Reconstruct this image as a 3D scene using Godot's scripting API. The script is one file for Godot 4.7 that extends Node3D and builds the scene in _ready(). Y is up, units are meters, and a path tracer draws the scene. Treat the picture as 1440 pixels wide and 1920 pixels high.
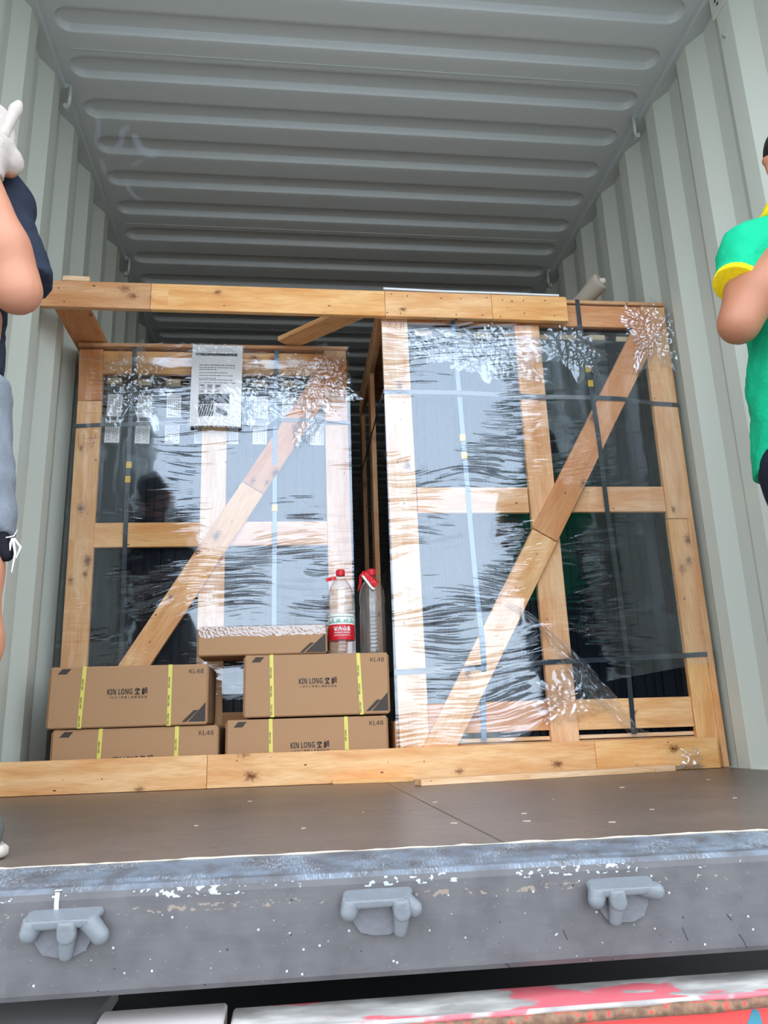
extends Node3D
# Open rear of a shipping container with two timber crates of glazing frames, cartons, bottles and two workers at the edges.

var names := {}
var rng := RandomNumberGenerator.new()
var M := {}
var wood_tex := []

# ------------------------------------------------------------------ naming
func numbered(n: String) -> String:
	var k: int = names.get(n, 0)
	names[n] = k + 1
	return n if k == 0 else "%s_%03d" % [n, k]

func meta(o: Node, label := "", category := "", group := "", kind := "") -> void:
	if label: o.set_meta("label", label)
	if category: o.set_meta("category", category)
	if group: o.set_meta("group", group)
	if kind: o.set_meta("kind", kind)

func thing(n: String, label: String, category: String, at := Vector3.ZERO, group := "") -> Node3D:
	var o := Node3D.new()
	o.name = numbered(n)
	add_child(o, true)
	o.position = at
	meta(o, label, category, group)
	return o

func place(n: String, st, m: Material, parent: Node = null) -> MeshInstance3D:
	var o := MeshInstance3D.new()
	o.mesh = st.commit() if st is SurfaceTool else st
	o.material_override = m
	if parent == null:
		o.name = numbered(n)
		add_child(o, true)
	else:
		o.name = n
		parent.add_child(o, true)
	return o

func struct_(n: String) -> Node3D:
	var o := Node3D.new()
	o.name = n
	o.set_meta("kind", "structure")
	add_child(o, true)
	return o

# ------------------------------------------------------------------ materials
func mat(c: Color, rough := 0.7, metal := 0.0, spec := 0.5) -> StandardMaterial3D:
	var m := StandardMaterial3D.new()
	m.albedo_color = c
	m.roughness = rough
	m.metallic = metal
	m.metallic_specular = spec
	return m

func rgb8(r: int, g: int, b: int) -> Color:
	return Color8(r, g, b)

func noise(f: float, oct := 3, s := 1, ridged := false) -> FastNoiseLite:
	var n := FastNoiseLite.new()
	n.seed = s
	n.noise_type = FastNoiseLite.TYPE_SIMPLEX_SMOOTH
	n.frequency = f
	n.fractal_octaves = oct
	n.fractal_type = FastNoiseLite.FRACTAL_RIDGED if ridged else FastNoiseLite.FRACTAL_FBM
	return n

func noise_tex(f: float, oct: int, s: int, bump := 0.0, size := 512) -> ImageTexture:
	var im := noise(f, oct, s).get_seamless_image(size, size)
	if bump > 0.0:
		im.convert(Image.FORMAT_RGBA8)
		im.bump_map_to_normal_map(bump)
	return ImageTexture.create_from_image(im)

func wood_image(s: int, knots: int) -> ImageTexture:
	var w := 1024
	var h := 256
	var im := Image.create(w, h, false, Image.FORMAT_RGB8)
	var broad := noise(1.0, 3, s)
	var fine := noise(1.0, 2, s + 7)
	var r := RandomNumberGenerator.new()
	r.seed = s
	var ks := []
	for i in knots:
		ks.append([r.randf_range(20, w - 20), r.randf_range(8, h - 8), r.randf_range(4, 10), r.randf_range(0.5, 1.0)])
	var pale := Color(0.97, 0.86, 0.73)
	var warm := Color(0.90, 0.71, 0.53)
	var brown := Color(0.70, 0.47, 0.31)
	var near := []
	near.resize(64)
	for i in 64:
		near[i] = []
		for k in ks:
			if absf(k[0] - (i * 16 + 8)) < k[2] * 7 + 16: near[i].append(k)
	for x in w:
		for y in h:
			var v := float(y)
			for k in near[x / 16]:
				var dx: float = (x - k[0]) / (k[2] * 3.2)
				var dy: float = (y - k[1]) / (k[2] * 1.5)
				v += signf(dy) * k[2] * 0.9 * exp(-dx * dx - absf(dy))
			var t := broad.get_noise_2d(x * 0.0035, v * 0.022) * 0.9 + 0.42
			t += broad.get_noise_2d(x * 0.012 + 40.0, v * 0.11) * 0.35
			var c := pale.lerp(warm, clampf(t, 0.0, 1.0))
			var g := fine.get_noise_2d(x * 0.02, v * 0.45)
			c = c.lerp(brown, clampf(g * 0.28 + 0.02, 0.0, 0.3))
			im.set_pixel(x, y, c)
	for k in ks:
		var rr: float = k[2]
		for x in range(maxi(0, int(k[0] - rr * 5)), mini(w, int(k[0] + rr * 5))):
			for y in range(maxi(0, int(k[1] - rr * 3)), mini(h, int(k[1] + rr * 3))):
				var d := Vector2((x - k[0]) / (rr * 1.5), (y - k[1]) / rr).length()
				d += fine.get_noise_2d(x * 0.12, y * 0.12) * 0.5
				var a: float = k[3] * exp(-d * d * 1.6) * 0.8
				a += k[3] * 0.22 * exp(-d * 0.9) * (0.6 + 0.4 * sin(d * 9.0))
				im.set_pixel(x, y, im.get_pixel(x, y).lerp(Color(0.34, 0.19, 0.10), clampf(a, 0.0, 0.9)))
	for i in 26:
		var px := r.randi_range(4, w - 12)
		var py := r.randi_range(4, h - 4)
		for j in r.randi_range(1, 6):
			for q in 2:
				im.set_pixel(px + j, py + q, Color(0.25, 0.15, 0.1))
	return ImageTexture.create_from_image(im)

func wood(tex: int, tint: Color, rough := 0.62) -> StandardMaterial3D:
	var m := mat(tint, rough, 0.0, 0.4)
	m.albedo_texture = wood_tex[tex]
	m.normal_enabled = true
	m.normal_texture = M.wood_normal
	m.normal_scale = 0.35
	return m

# ------------------------------------------------------------------ mesh helpers
func begin() -> SurfaceTool:
	var st := SurfaceTool.new()
	st.begin(Mesh.PRIMITIVE_TRIANGLES)
	return st

func face(st: SurfaceTool, pts: Array, n: Vector3, xf := Transform3D(), uvs: Array = []) -> void:
	var flip: bool = (pts[1] - pts[0]).cross(pts[2] - pts[0]).dot(n) > 0.0
	var wn := (xf.basis * n).normalized()
	for i in range(1, pts.size() - 1):
		var order := [0, i, i + 1]
		if flip: order = [0, i + 1, i]
		for k in order:
			st.set_normal(wn)
			if uvs.size(): st.set_uv(uvs[k])
			st.add_vertex(xf * pts[k])

var uv_off := Vector2.ZERO

func cbox(st: SurfaceTool, xf: Transform3D, size: Vector3, c := 0.002, uvs := Vector2(1.6, 0.4)) -> void:
	var h := size * 0.5
	c = minf(c, minf(h.x, minf(h.y, h.z)) * 0.6)
	var add := func(pts: Array, n: Vector3) -> void:
		var uv := []
		for p in pts:
			var across: float = p.y if absf(n.z) >= absf(n.y) else p.z + 0.11
			if absf(n.x) > 0.75: uv.append(Vector2(p.z, p.y) / uvs + uv_off)
			else: uv.append(Vector2(p.x / uvs.x, across / uvs.y) + uv_off)
		face(st, pts, n, xf, uv)
	var ax := [Vector3.RIGHT, Vector3.UP, Vector3.BACK]
	for i in 3:
		var j := (i + 1) % 3
		var k := (i + 2) % 3
		for s in [-1.0, 1.0]:
			var n: Vector3 = ax[i] * s
			var pts := []
			for q in [[-1, -1], [1, -1], [1, 1], [-1, 1]]:
				pts.append(n * h[i] + ax[j] * q[0] * (h[j] - c) + ax[k] * q[1] * (h[k] - c))
			add.call(pts, n)
			for s2 in [-1.0, 1.0]:
				var n2: Vector3 = ax[j] * s2
				var e := []
				for q in [-1.0, 1.0]:
					e.append(n * h[i] + n2 * (h[j] - c) + ax[k] * q * (h[k] - c))
				for q in [1.0, -1.0]:
					e.append(n * (h[i] - c) + n2 * h[j] + ax[k] * q * (h[k] - c))
				add.call(e, (n + n2).normalized())
	for sx in [-1.0, 1.0]:
		for sy in [-1.0, 1.0]:
			for sz in [-1.0, 1.0]:
				var s := Vector3(sx, sy, sz)
				add.call([s * Vector3(h.x, h.y - c, h.z - c), s * Vector3(h.x - c, h.y, h.z - c), s * Vector3(h.x - c, h.y - c, h.z)], s.normalized())

func bx(n: String, lo: Vector3, hi: Vector3, m: Material, parent: Node = null, c := 0.002) -> MeshInstance3D:
	var st := begin()
	uv_off = Vector2(rng.randf(), rng.randf())
	cbox(st, Transform3D(Basis(), (lo + hi) * 0.5), hi - lo, c)
	return place(n, st, m, parent)

# a board whose long axis runs a -> b, its broad face turned to nrm
func board(n: String, a: Vector3, b: Vector3, w: float, t: float, m: Material, parent: Node = null, nrm := Vector3.BACK) -> MeshInstance3D:
	var st := begin()
	uv_off = Vector2(rng.randf(), rng.randf_range(0.0, 0.7))
	var x := (b - a).normalized()
	var y := nrm.cross(x).normalized()
	var z := x.cross(y)
	cbox(st, Transform3D(Basis(x, y, z), (a + b) * 0.5), Vector3(a.distance_to(b), w, t), 0.0015)
	return place(n, st, m, parent)

# a flat band along a path; side is the direction of its width
func band(st: SurfaceTool, pts: Array, w: float, side: Vector3, t := 0.0012) -> void:
	for i in pts.size() - 1:
		var a: Vector3 = pts[i]
		var b: Vector3 = pts[i + 1]
		var x := (b - a).normalized()
		var z := x.cross(side).normalized()
		var y := z.cross(x)
		cbox(st, Transform3D(Basis(x, y, z), (a + b) * 0.5), Vector3(a.distance_to(b) + 0.0006, w, t), 0.0003)

func tube(st: SurfaceTool, pts: Array, radii: Array, sides := 10, caps := true) -> void:
	var rings := []
	var up := Vector3.UP
	for i in pts.size():
		var d: Vector3 = (pts[mini(i + 1, pts.size() - 1)] - pts[maxi(i - 1, 0)]).normalized()
		if absf(d.dot(up)) > 0.95: up = Vector3.RIGHT if absf(d.x) < 0.9 else Vector3.BACK
		var u := d.cross(up).normalized()
		var v := u.cross(d).normalized()
		up = v
		var ring := []
		for s in sides:
			var a := TAU * s / sides
			ring.append([pts[i] + (u * cos(a) + v * sin(a)) * radii[i], u * cos(a) + v * sin(a)])
		rings.append(ring)
	for i in pts.size() - 1:
		for s in sides:
			var q := (s + 1) % sides
			var corners := [rings[i][s], rings[i][q], rings[i + 1][q], rings[i + 1][s]]
			var flip: bool = (corners[1][0] - corners[0][0]).cross(corners[2][0] - corners[0][0]).dot(corners[0][1]) > 0.0
			for k in ([0, 2, 1, 0, 3, 2] if flip else [0, 1, 2, 0, 2, 3]):
				st.set_normal(corners[k][1])
				st.add_vertex(corners[k][0])
	if caps:
		for e in [0, pts.size() - 1]:
			var o := []
			for s in sides: o.append(rings[e][s][0])
			var n: Vector3 = (pts[0] - pts[1]) if e == 0 else (pts[e] - pts[e - 1])
			face(st, o, n.normalized())

# profile: [radius, height] pairs, turned about y; sharp corners by doubling a point
func lathe(prof: Array, sides := 32, uv := false) -> SurfaceTool:
	var st := begin()
	var rows := prof.size()
	for i in rows:
		for s in sides + 1:
			var a := TAU * s / sides
			st.set_uv(Vector2(float(s) / sides, prof[i][1]))
			st.add_vertex(Vector3(sin(a) * prof[i][0], prof[i][1], cos(a) * prof[i][0]))
	for i in rows - 1:
		for s in sides:
			var a := i * (sides + 1) + s
			var b := a + sides + 1
			for k in [a, b, a + 1, a + 1, b, b + 1]: st.add_index(k)
	st.generate_normals()
	return st

# a sheet of nx x ny cells given by a function (u, v) -> point
func sheet(nx: int, ny: int, fn: Callable, flip := false) -> SurfaceTool:
	var st := begin()
	for j in ny + 1:
		for i in nx + 1:
			var u := float(i) / nx
			var v := float(j) / ny
			st.set_uv(Vector2(u, 1.0 - v))
			st.add_vertex(fn.call(u, v))
	for j in ny:
		for i in nx:
			var a := j * (nx + 1) + i
			var b := a + nx + 1
			for k in ([a, a + 1, b, a + 1, b + 1, b] if flip else [a, b, a + 1, a + 1, b, b + 1]): st.add_index(k)
	st.generate_normals()
	return st

func extrude(poly: PackedVector2Array, depth: float, xf: Transform3D, st: SurfaceTool) -> void:
	# polygon in xy, pushed along +z
	var tris := Geometry2D.triangulate_polygon(poly)
	for z in [0.0, depth]:
		for i in range(0, tris.size(), 3):
			var p := []
			for k in 3: p.append(Vector3(poly[tris[i + k]].x, poly[tris[i + k]].y, z))
			face(st, p, Vector3.FORWARD if z == 0.0 else Vector3.BACK, xf)
	var cw := Geometry2D.is_polygon_clockwise(poly)
	for i in poly.size():
		var a := poly[i]
		var b := poly[(i + 1) % poly.size()]
		var n := Vector3(b.y - a.y, a.x - b.x, 0) * (-1.0 if cw else 1.0)
		if n.length() < 1e-7: continue
		face(st, [Vector3(a.x, a.y, 0), Vector3(b.x, b.y, 0), Vector3(b.x, b.y, depth), Vector3(a.x, a.y, depth)], n.normalized(), xf)

# ------------------------------------------------------------------ lettering: strokes on a 10 x 10 grid, y downwards
const GLYPH := {
	"坚": "1114 3035 4181 8155 5293 2777 5559 0999", "朗": "2031 1242 4245 1343 1545 1218 1937 2549 606639 6090 9098 6393 6696",
	"农": "0301 0191 9193 504317 343957 445699 8365", "夫": "2383 0595 504519 455599", "山": "5058 132888 8388", "泉": "5041 2171 7155 2125 2575 2373 555939 163619 8566 5699",
	"一": "1595", "切": "0443 212746 529289 6549", "为": "2032 138398 503519 5667", "了": "117154 545938", "改": "114144 044147 0409 6053 5393 8359 5499",
	"善": "3041 7061 1282 2373 0595 5155 2677 7929 26", "人": "504419 4599", "类": "1292 5055 2132 7162 4315 5395 0797 554719 5699", "居": "1181 8313 111609 2595 5356 3686 8939 36",
	"住": "3005 2329 6061 4292 4595 4999 6269", "环": "0141 0545 0948 2128 4191 7146 7379 7496", "境": "0444 2128 0947 4191 4393 5585 8757 6749 7779",
}

func strokes(st: SurfaceTool, g: String, at: Vector2, size: Vector2, w: float) -> void:
	for s in GLYPH[g].split(" "):
		var p := []
		for i in range(0, s.length() - 1, 2):
			p.append(Vector2(at.x + float(s[i]) / 9.0 * size.x, at.y + size.y - float(s[i + 1]) / 9.0 * size.y))
		line2(st, p, w)

func line2(st: SurfaceTool, p: Array, w: float, z := 0.0) -> void:
	for i in p.size() - 1:
		var d: Vector2 = (p[i + 1] - p[i]).normalized()
		var n := Vector2(-d.y, d.x) * w * 0.5
		var a: Vector2 = p[i] - d * w * 0.4
		var b: Vector2 = p[i + 1] + d * w * 0.4
		face(st, [Vector3(a.x + n.x, a.y + n.y, z), Vector3(b.x + n.x, b.y + n.y, z), Vector3(b.x - n.x, b.y - n.y, z), Vector3(a.x - n.x, a.y - n.y, z)], Vector3.BACK)

func text(n: String, s: String, height: float, width: float, m: Material, parent: Node, at: Vector3, bold := true) -> MeshInstance3D:
	var f := SystemFont.new()
	f.font_names = PackedStringArray(["Droid Sans"])
	f.font_weight = 700 if bold else 400
	var t := TextMesh.new()
	t.text = s
	t.font = f
	t.font_size = 64
	t.depth = 0.0005 / 0.01
	t.pixel_size = 0.01
	t.curve_step = 3.0
	var box := t.get_aabb()
	var o := place(n, t, m, parent)
	var k := Vector3(width / box.size.x, height / box.size.y, 0.01)
	o.scale = k
	o.position = at - Vector3(box.get_center().x * k.x, box.get_center().y * k.y, 0)
	return o

# ------------------------------------------------------------------ soft bodies: tapered capsules joined by a smooth minimum, meshed as surface nets
func flesh(bones: Array, cell: float, k: float, cuts: Array = [], folds := 0.0, fold_seed := 1) -> ArrayMesh:
	var lo := Vector3.INF
	var hi := -Vector3.INF
	for b in bones:
		var r: float = maxf(b[2], b[3]) + cell * 3 + k
		lo = lo.min(b[0] - Vector3.ONE * r).min(b[1] - Vector3.ONE * r)
		hi = hi.max(b[0] + Vector3.ONE * r).max(b[1] + Vector3.ONE * r)
	var n := Vector3i((hi - lo) / cell) + Vector3i.ONE * 2
	var f := PackedFloat32Array()
	f.resize(n.x * n.y * n.z)
	f.fill(1.0)
	for b in bones:
		var a: Vector3 = b[0]
		var ab: Vector3 = b[1] - a
		var ra: float = b[2]
		var dr: float = b[3] - b[2]
		var len2 := maxf(ab.length_squared(), 1e-9)
		var r: float = maxf(b[2], b[3]) + cell * 2 + k
		var i0 := Vector3i((a.min(b[1]) - Vector3.ONE * r - lo) / cell).clamp(Vector3i.ZERO, n - Vector3i.ONE)
		var i1 := Vector3i((a.max(b[1]) + Vector3.ONE * r - lo) / cell).clamp(Vector3i.ZERO, n - Vector3i.ONE)
		for z in range(i0.z, i1.z + 1):
			for y in range(i0.y, i1.y + 1):
				var row := (z * n.y + y) * n.x
				for x in range(i0.x, i1.x + 1):
					var p := lo + Vector3(x, y, z) * cell - a
					var t := clampf(p.dot(ab) / len2, 0.0, 1.0)
					var d := (p - ab * t).length() - ra - dr * t
					var o := f[row + x]
					var h := maxf(k - absf(o - d), 0.0) / k
					f[row + x] = minf(o, d) - h * h * k * 0.25
	if folds > 0.0:
		var fn := noise(1.0, 2, fold_seed, true)
		for z in n.z:
			for y in n.y:
				for x in n.x:
					var at := (z * n.y + y) * n.x + x
					if absf(f[at]) < folds * 2.0 + cell * 3:
						var p := lo + Vector3(x, y, z) * cell
						f[at] -= folds * fn.get_noise_3d(p.x * 9.0 + p.y * 5.0, p.y * 8.0 - p.x * 6.0, p.z * 8.0)
	for c in cuts:
		for z in n.z:
			for y in n.y:
				for x in n.x:
					var at := (z * n.y + y) * n.x + x
					if f[at] < 0.1:
						var p := lo + Vector3(x, y, z) * cell
						if c.size() < 4 or p.distance_to(c[2]) < c[3]:
							f[at] = maxf(f[at], c[0].dot(p - c[1]))
	var st := begin()
	var id := {}
	var count := 0
	var sx := 1
	var sy := n.x
	var sz := n.x * n.y
	var corner := [0, sx, sy, sx + sy, sz, sx + sz, sy + sz, sx + sy + sz]
	var off := [Vector3(0, 0, 0), Vector3(1, 0, 0), Vector3(0, 1, 0), Vector3(1, 1, 0), Vector3(0, 0, 1), Vector3(1, 0, 1), Vector3(0, 1, 1), Vector3(1, 1, 1)]
	var edges := [[0, 1], [2, 3], [4, 5], [6, 7], [0, 2], [1, 3], [4, 6], [5, 7], [0, 4], [1, 5], [2, 6], [3, 7]]
	for z in n.z - 1:
		for y in n.y - 1:
			for x in n.x - 1:
				var at := z * sz + y * sy + x
				if absf(f[at]) > cell * 3: continue
				var neg := 0
				for q in 8:
					if f[at + corner[q]] < 0.0: neg += 1
				if neg == 0 or neg == 8: continue
				var sum := Vector3.ZERO
				var m := 0
				for e in edges:
					var d0 := f[at + corner[e[0]]]
					var d1 := f[at + corner[e[1]]]
					if (d0 < 0.0) != (d1 < 0.0):
						sum += off[e[0]].lerp(off[e[1]], d0 / (d0 - d1))
						m += 1
				st.add_vertex(lo + (Vector3(x, y, z) + sum / m) * cell)
				id[at] = count
				count += 1
	for at in id:
		var inside := f[at] < 0.0
		for e in [[sx, sy, sz], [sy, sz, sx], [sz, sx, sy]]:
			if (f[at + e[0]] < 0.0) == inside: continue
			var a: int = id.get(at - e[1] - e[2], -1)
			var b: int = id.get(at - e[2], -1)
			var c: int = id.get(at, -1)
			var d: int = id.get(at - e[1], -1)
			if a < 0 or b < 0 or c < 0 or d < 0: continue
			for q in ([a, c, b, a, d, c] if inside else [a, b, c, a, c, d]): st.add_index(q)
	st.generate_normals()
	return st.commit()

# ------------------------------------------------------------------
func _ready() -> void:
	rng.seed = 11
	look()
	materials()
	container()
	yard_and_truck()
	crates()
	dunnage()
	cartons()
	bottles()
	small_things()
	people()

func look() -> void:
	var cam := Camera3D.new()
	cam.name = "camera"
	add_child(cam)
	cam.position = Vector3(-0.291, 0.152, 1.71)
	cam.rotation = Vector3(0.270, -0.1214, -0.0334)
	cam.fov = 65.67
	cam.near = 0.02
	var we := WorldEnvironment.new()
	we.name = "world"
	var env := Environment.new()
	var sky := Sky.new()
	var ps := ProceduralSkyMaterial.new()
	ps.sky_top_color = Color(0.86, 0.91, 0.97)
	ps.sky_horizon_color = Color(0.93, 0.955, 0.98)
	ps.ground_horizon_color = Color(0.6, 0.59, 0.57)
	ps.ground_bottom_color = Color(0.5, 0.49, 0.47)
	ps.sky_energy_multiplier = 1.0
	sky.sky_material = ps
	env.background_mode = Environment.BG_SKY
	env.sky = sky
	env.ambient_light_source = Environment.AMBIENT_SOURCE_SKY
	env.tonemap_mode = Environment.TONE_MAPPER_LINEAR
	env.tonemap_exposure = 4.6
	env.volumetric_fog_enabled = true
	env.volumetric_fog_density = 0.0
	env.sdfgi_enabled = true
	env.ssao_enabled = true
	env.ssil_enabled = true
	we.environment = env
	add_child(we)

func materials() -> void:
	M.wood_normal = noise_tex(0.02, 4, 3, 2.0, 256)
	wood_tex = [wood_image(21, 9), wood_image(34, 16), wood_image(58, 5)]
	M.w_pale = wood(2, Color(1.0, 0.97, 0.93))
	M.w_pink = wood(0, Color(1.0, 0.92, 0.85))
	M.w_warm = wood(1, Color(1.0, 0.92, 0.80))
	M.w_gold = wood(0, Color(1.0, 0.90, 0.73))
	M.w_rust = wood(1, Color(0.92, 0.77, 0.65))
	M.w_dull = wood(0, Color(0.88, 0.78, 0.69))
	M.steel = mat(rgb8(206, 211, 200), 0.42)
	M.steel.normal_enabled = true
	M.steel.normal_texture = noise_tex(0.01, 3, 5, 1.5)
	M.steel.normal_scale = 0.25
	M.steel.uv1_triplanar = true
	M.steel.uv1_scale = Vector3(1.3, 1.3, 1.3)
	M.roof = M.steel.duplicate()
	M.roof.roughness = 0.40
	M.roof.albedo_color = rgb8(200, 205, 205)
	M.rail = mat(rgb8(188, 195, 193), 0.45)
	M.dark_steel = mat(rgb8(40, 42, 44), 0.5)
	M.hardware = mat(rgb8(196, 198, 196), 0.4, 0.3)
	M.navy = mat(rgb8(14, 19, 28), 0.3, 0.0, 0.25)
	M.sticker = mat(rgb8(226, 228, 230), 0.6)
	M.ink = mat(rgb8(34, 32, 32), 0.6)
	M.red_ink = mat(rgb8(150, 60, 70), 0.6)
	M.foam = mat(rgb8(196, 180, 146), 0.85)
	M.strap = mat(rgb8(24, 38, 52), 0.28, 0.0, 0.7)
	M.strap_blue = mat(rgb8(70, 112, 145), 0.28, 0.0, 0.7)
	M.strap_print = mat(rgb8(20, 60, 120), 0.5)
	M.brass = mat(rgb8(225, 185, 60), 0.3, 0.85)
	M.film = gloss_film(0.135, 0.05)
	M.film_under = gloss_film(0.045, 0.06)
	M.crumple = gloss_film(0.20, 0.08)
	M.sleeve = gloss_film(0.09, 0.08)
	M.card = mat(rgb8(180, 140, 104), 0.75, 0.0, 0.35)
	M.card.normal_enabled = true
	M.card.normal_texture = noise_tex(0.03, 4, 9, 1.2, 256)
	M.card.normal_scale = 0.3
	M.card.uv1_triplanar = true
	M.card.uv1_scale = Vector3(4, 4, 4)
	M.card_edge = mat(rgb8(150, 112, 78), 0.85)
	M.card_print = mat(rgb8(66, 58, 52), 0.7)
	M.yellow_strap = mat(rgb8(226, 214, 104), 0.45)
	M.lug = mat(rgb8(108, 112, 116), 0.42)
	M.lug.normal_enabled = true
	M.lug.normal_texture = noise_tex(0.03, 3, 41, 3.0, 256)
	M.lug.uv1_triplanar = true
	M.lug.uv1_scale = Vector3(9, 9, 9)
	M.lug.normal_scale = 0.5
	M.lug_dark = M.lug.duplicate()
	M.lug_dark.albedo_color = rgb8(98, 98, 103)
	M.clear_tape = gloss_film(0.16, 0.12)

# many cling layers on top of each other: part mirror, part clear
func gloss_film(share: float, rough: float) -> ORMMaterial3D:
	var m := ORMMaterial3D.new()
	var im := Image.create(4, 4, false, Image.FORMAT_RGB8)
	im.fill(Color(1.0, rough, 1.0))
	m.orm_texture = ImageTexture.create_from_image(im)
	m.albedo_color = Color(0.90, 0.95, 1.0, share)
	m.transparency = BaseMaterial3D.TRANSPARENCY_ALPHA
	return m

# ------------------------------------------------------------------ setting
const PITCH := 0.208

func wall(n: String, side: float, phase: float) -> Node3D:
	var w := struct_(n)
	# trapezoidal corrugation, inner flat 70, slope 68, outer flat 70, slope 70 mm
	var inner := 1.168
	var outer := 1.204
	var prof := []
	var z := 0.60
	prof.append(Vector2(inner, z))
	z = phase + 0.278 * ceilf((0.5 - phase) / 0.278)
	while z > -11.2:
		for q in [[0.0, inner], [0.068, outer], [0.138, outer], [0.206, inner]]:
			if z - q[0] < 0.56: prof.append(Vector2(q[1], z - q[0]))
		z -= 0.278
	prof.append(Vector2(inner, -11.35))
	var st := begin()
	for i in prof.size() - 1:
		var a: Vector2 = prof[i]
		var b: Vector2 = prof[i + 1]
		for layer in [0.0, 0.002]:
			var nn := Vector3(a.y - b.y, 0, -(b.x - a.x)).normalized() * Vector3(-side, 0, 1)
			if layer > 0.0: nn = -nn
			var o: float = layer * side
			face(st, [Vector3(side * a.x + o, 0, a.y), Vector3(side * b.x + o, 0, b.y), Vector3(side * b.x + o, 2.66, b.y), Vector3(side * a.x + o, 2.66, a.y)], nn)
	place("corrugated_panel", st, M.steel, w)
	bx("bottom_rail", Vector3(minf(side * 1.172, side * 1.24), -0.02, -11.35), Vector3(maxf(side * 1.172, side * 1.24), 0.0, 0.6), M.steel, w)
	return w

func container() -> void:
	var wl := wall("wall_left", -1.0, -0.905)
	var wr := wall("wall_right", 1.0, -0.875)
	wl.set_meta("label", "left corrugated steel container wall in pale grey green paint")
	wr.set_meta("label", "right corrugated steel container wall in pale grey green paint")
	var vent := bx("vent_cover", Vector3(1.160, 2.485, -0.335), Vector3(1.172, 2.64, -0.235), M.steel, wr, 0.004)
	for r in 5:
		for c in 3:
			var st := begin()
			tube(st, [Vector3(1.1595, 2.515 + r * 0.022, -0.252 - c * 0.02 - (r % 2) * 0.01), Vector3(1.1615, 2.515 + r * 0.022, -0.252 - c * 0.02 - (r % 2) * 0.01)], [0.006, 0.006], 10)
			place("vent_hole", st, M.ink, vent)
	var rv := begin()
	tube(rv, [Vector3(1.17, 2.38, -0.29), Vector3(1.16, 2.38, -0.29), Vector3(1.156, 2.38, -0.29)], [0.009, 0.008, 0.003], 10)
	place("rivet", rv, M.hardware, wr)
	# floor: film faced plywood sheets
	var fl := struct_("floor")
	var ply := mat(rgb8(78, 66, 58), 0.42)
	ply.albedo_texture = floor_image()
	ply.albedo_color = Color(1, 1, 1)
	ply.roughness = 0.38
	ply.normal_enabled = true
	ply.normal_texture = noise_tex(0.03, 3, 19, 2.0)
	ply.normal_scale = 0.15
	for row in 5:
		var z1 := 0.572 - row * 2.4
		var z0 := maxf(z1 - 2.397, -11.3)
		for s in [0, 1]:
			var x0 := -1.172 if s == 0 else 0.0
			var st := begin()
			uv_off = Vector2(0.13 * row + 0.41 * s, 0.37 * s)
			# local x (length) runs along z
			cbox(st, Transform3D(Basis(Vector3.BACK, Vector3.RIGHT, Vector3.UP), Vector3(x0 + 0.5855, -0.014, (z0 + z1) * 0.5)), Vector3(z1 - z0, 1.170, 0.028), 0.0015, Vector2(1.2, 1.2))
			place("plywood_sheet", st, ply, fl)
	# rear sill: sloped tread plate, rounded lip, front face
	var sill := struct_("trim_1")
	sill.set_meta("label", "grey painted steel rear sill of the container with three lugs")
	var prof := [Vector2(0.573, 0.0005), Vector2(0.60, -0.004), Vector2(0.632, -0.0095), Vector2(0.638, -0.0125), Vector2(0.650, -0.0115), Vector2(0.657, -0.0125), Vector2(0.662, -0.017), Vector2(0.6635, -0.025), Vector2(0.6635, -0.122), Vector2(0.660, -0.128), Vector2(0.60, -0.130), Vector2(0.573, -0.130)]
	var sm := mat(Color(1, 1, 1), 0.42)
	sm.albedo_texture = sill_image()
	sm.normal_enabled = true
	sm.normal_texture = noise_tex(0.015, 4, 23, 2.5)
	sm.normal_scale = 0.35
	var st := begin()
	var run := 0.0
	for i in prof.size() - 1:
		var nxt: float = run + prof[i].distance_to(prof[i + 1])
		for k in 12:
			var xa := -1.22 + k * 2.44 / 12
			var xb := xa + 2.44 / 12
			var p := []
			var uvs := []
			for q in [[xa, i, run], [xb, i, run], [xb, i + 1, nxt], [xa, i + 1, nxt]]:
				p.append(Vector3(q[0], prof[q[1]].y, prof[q[1]].x))
				uvs.append(Vector2(q[0] / 1.22 + 0.5, q[2] / 0.31))
			var d: Vector2 = prof[i + 1] - prof[i]
			face(st, p, Vector3(0, d.x, -d.y).normalized(), Transform3D(), uvs)
		run = nxt
	st.index()
	place("tread_plate", st, sm, sill)
	place("sealant_bead", sealant(), mat(rgb8(186, 172, 152), 0.8), sill)
	for l in [[-0.55, -0.0455, 0.006, 0.3], [-0.187, -0.043, 0.026, 0.15], [0.118, -0.046, -0.012, -0.35]]:
		lug(sill, l[0], l[1], l[2], l[3])
	var pm := begin()
	band(pm, [Vector3(-0.5615, -0.0165, 0.6625), Vector3(-0.5615, -0.026, 0.6645), Vector3(-0.5605, -0.046, 0.6645)], 0.005, Vector3.RIGHT, 0.0008)
	band(pm, [Vector3(-0.5645, -0.0145, 0.661), Vector3(-0.5575, -0.0145, 0.661)], 0.006, Vector3.BACK, 0.0008)
	place("paint_mark", pm, M.sticker, sill)
	# ceiling: roof panels of five pressed corrugations each, one shared mesh
	var ce := struct_("ceiling")
	ce.set_meta("label", "corrugated container roof seen from below")
	var xs := [-1.16, -1.14, -1.125]
	for i in 24: xs.append(-1.118 + i * 0.003)
	for x in [-1.0, -0.6, -0.2, 0.2, 0.6, 1.0]: xs.append(x)
	for i in 24: xs.append(1.049 + i * 0.003)
	xs.append_array([1.125, 1.14, 1.16])
	var L := PITCH * 5
	var zs := []
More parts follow.
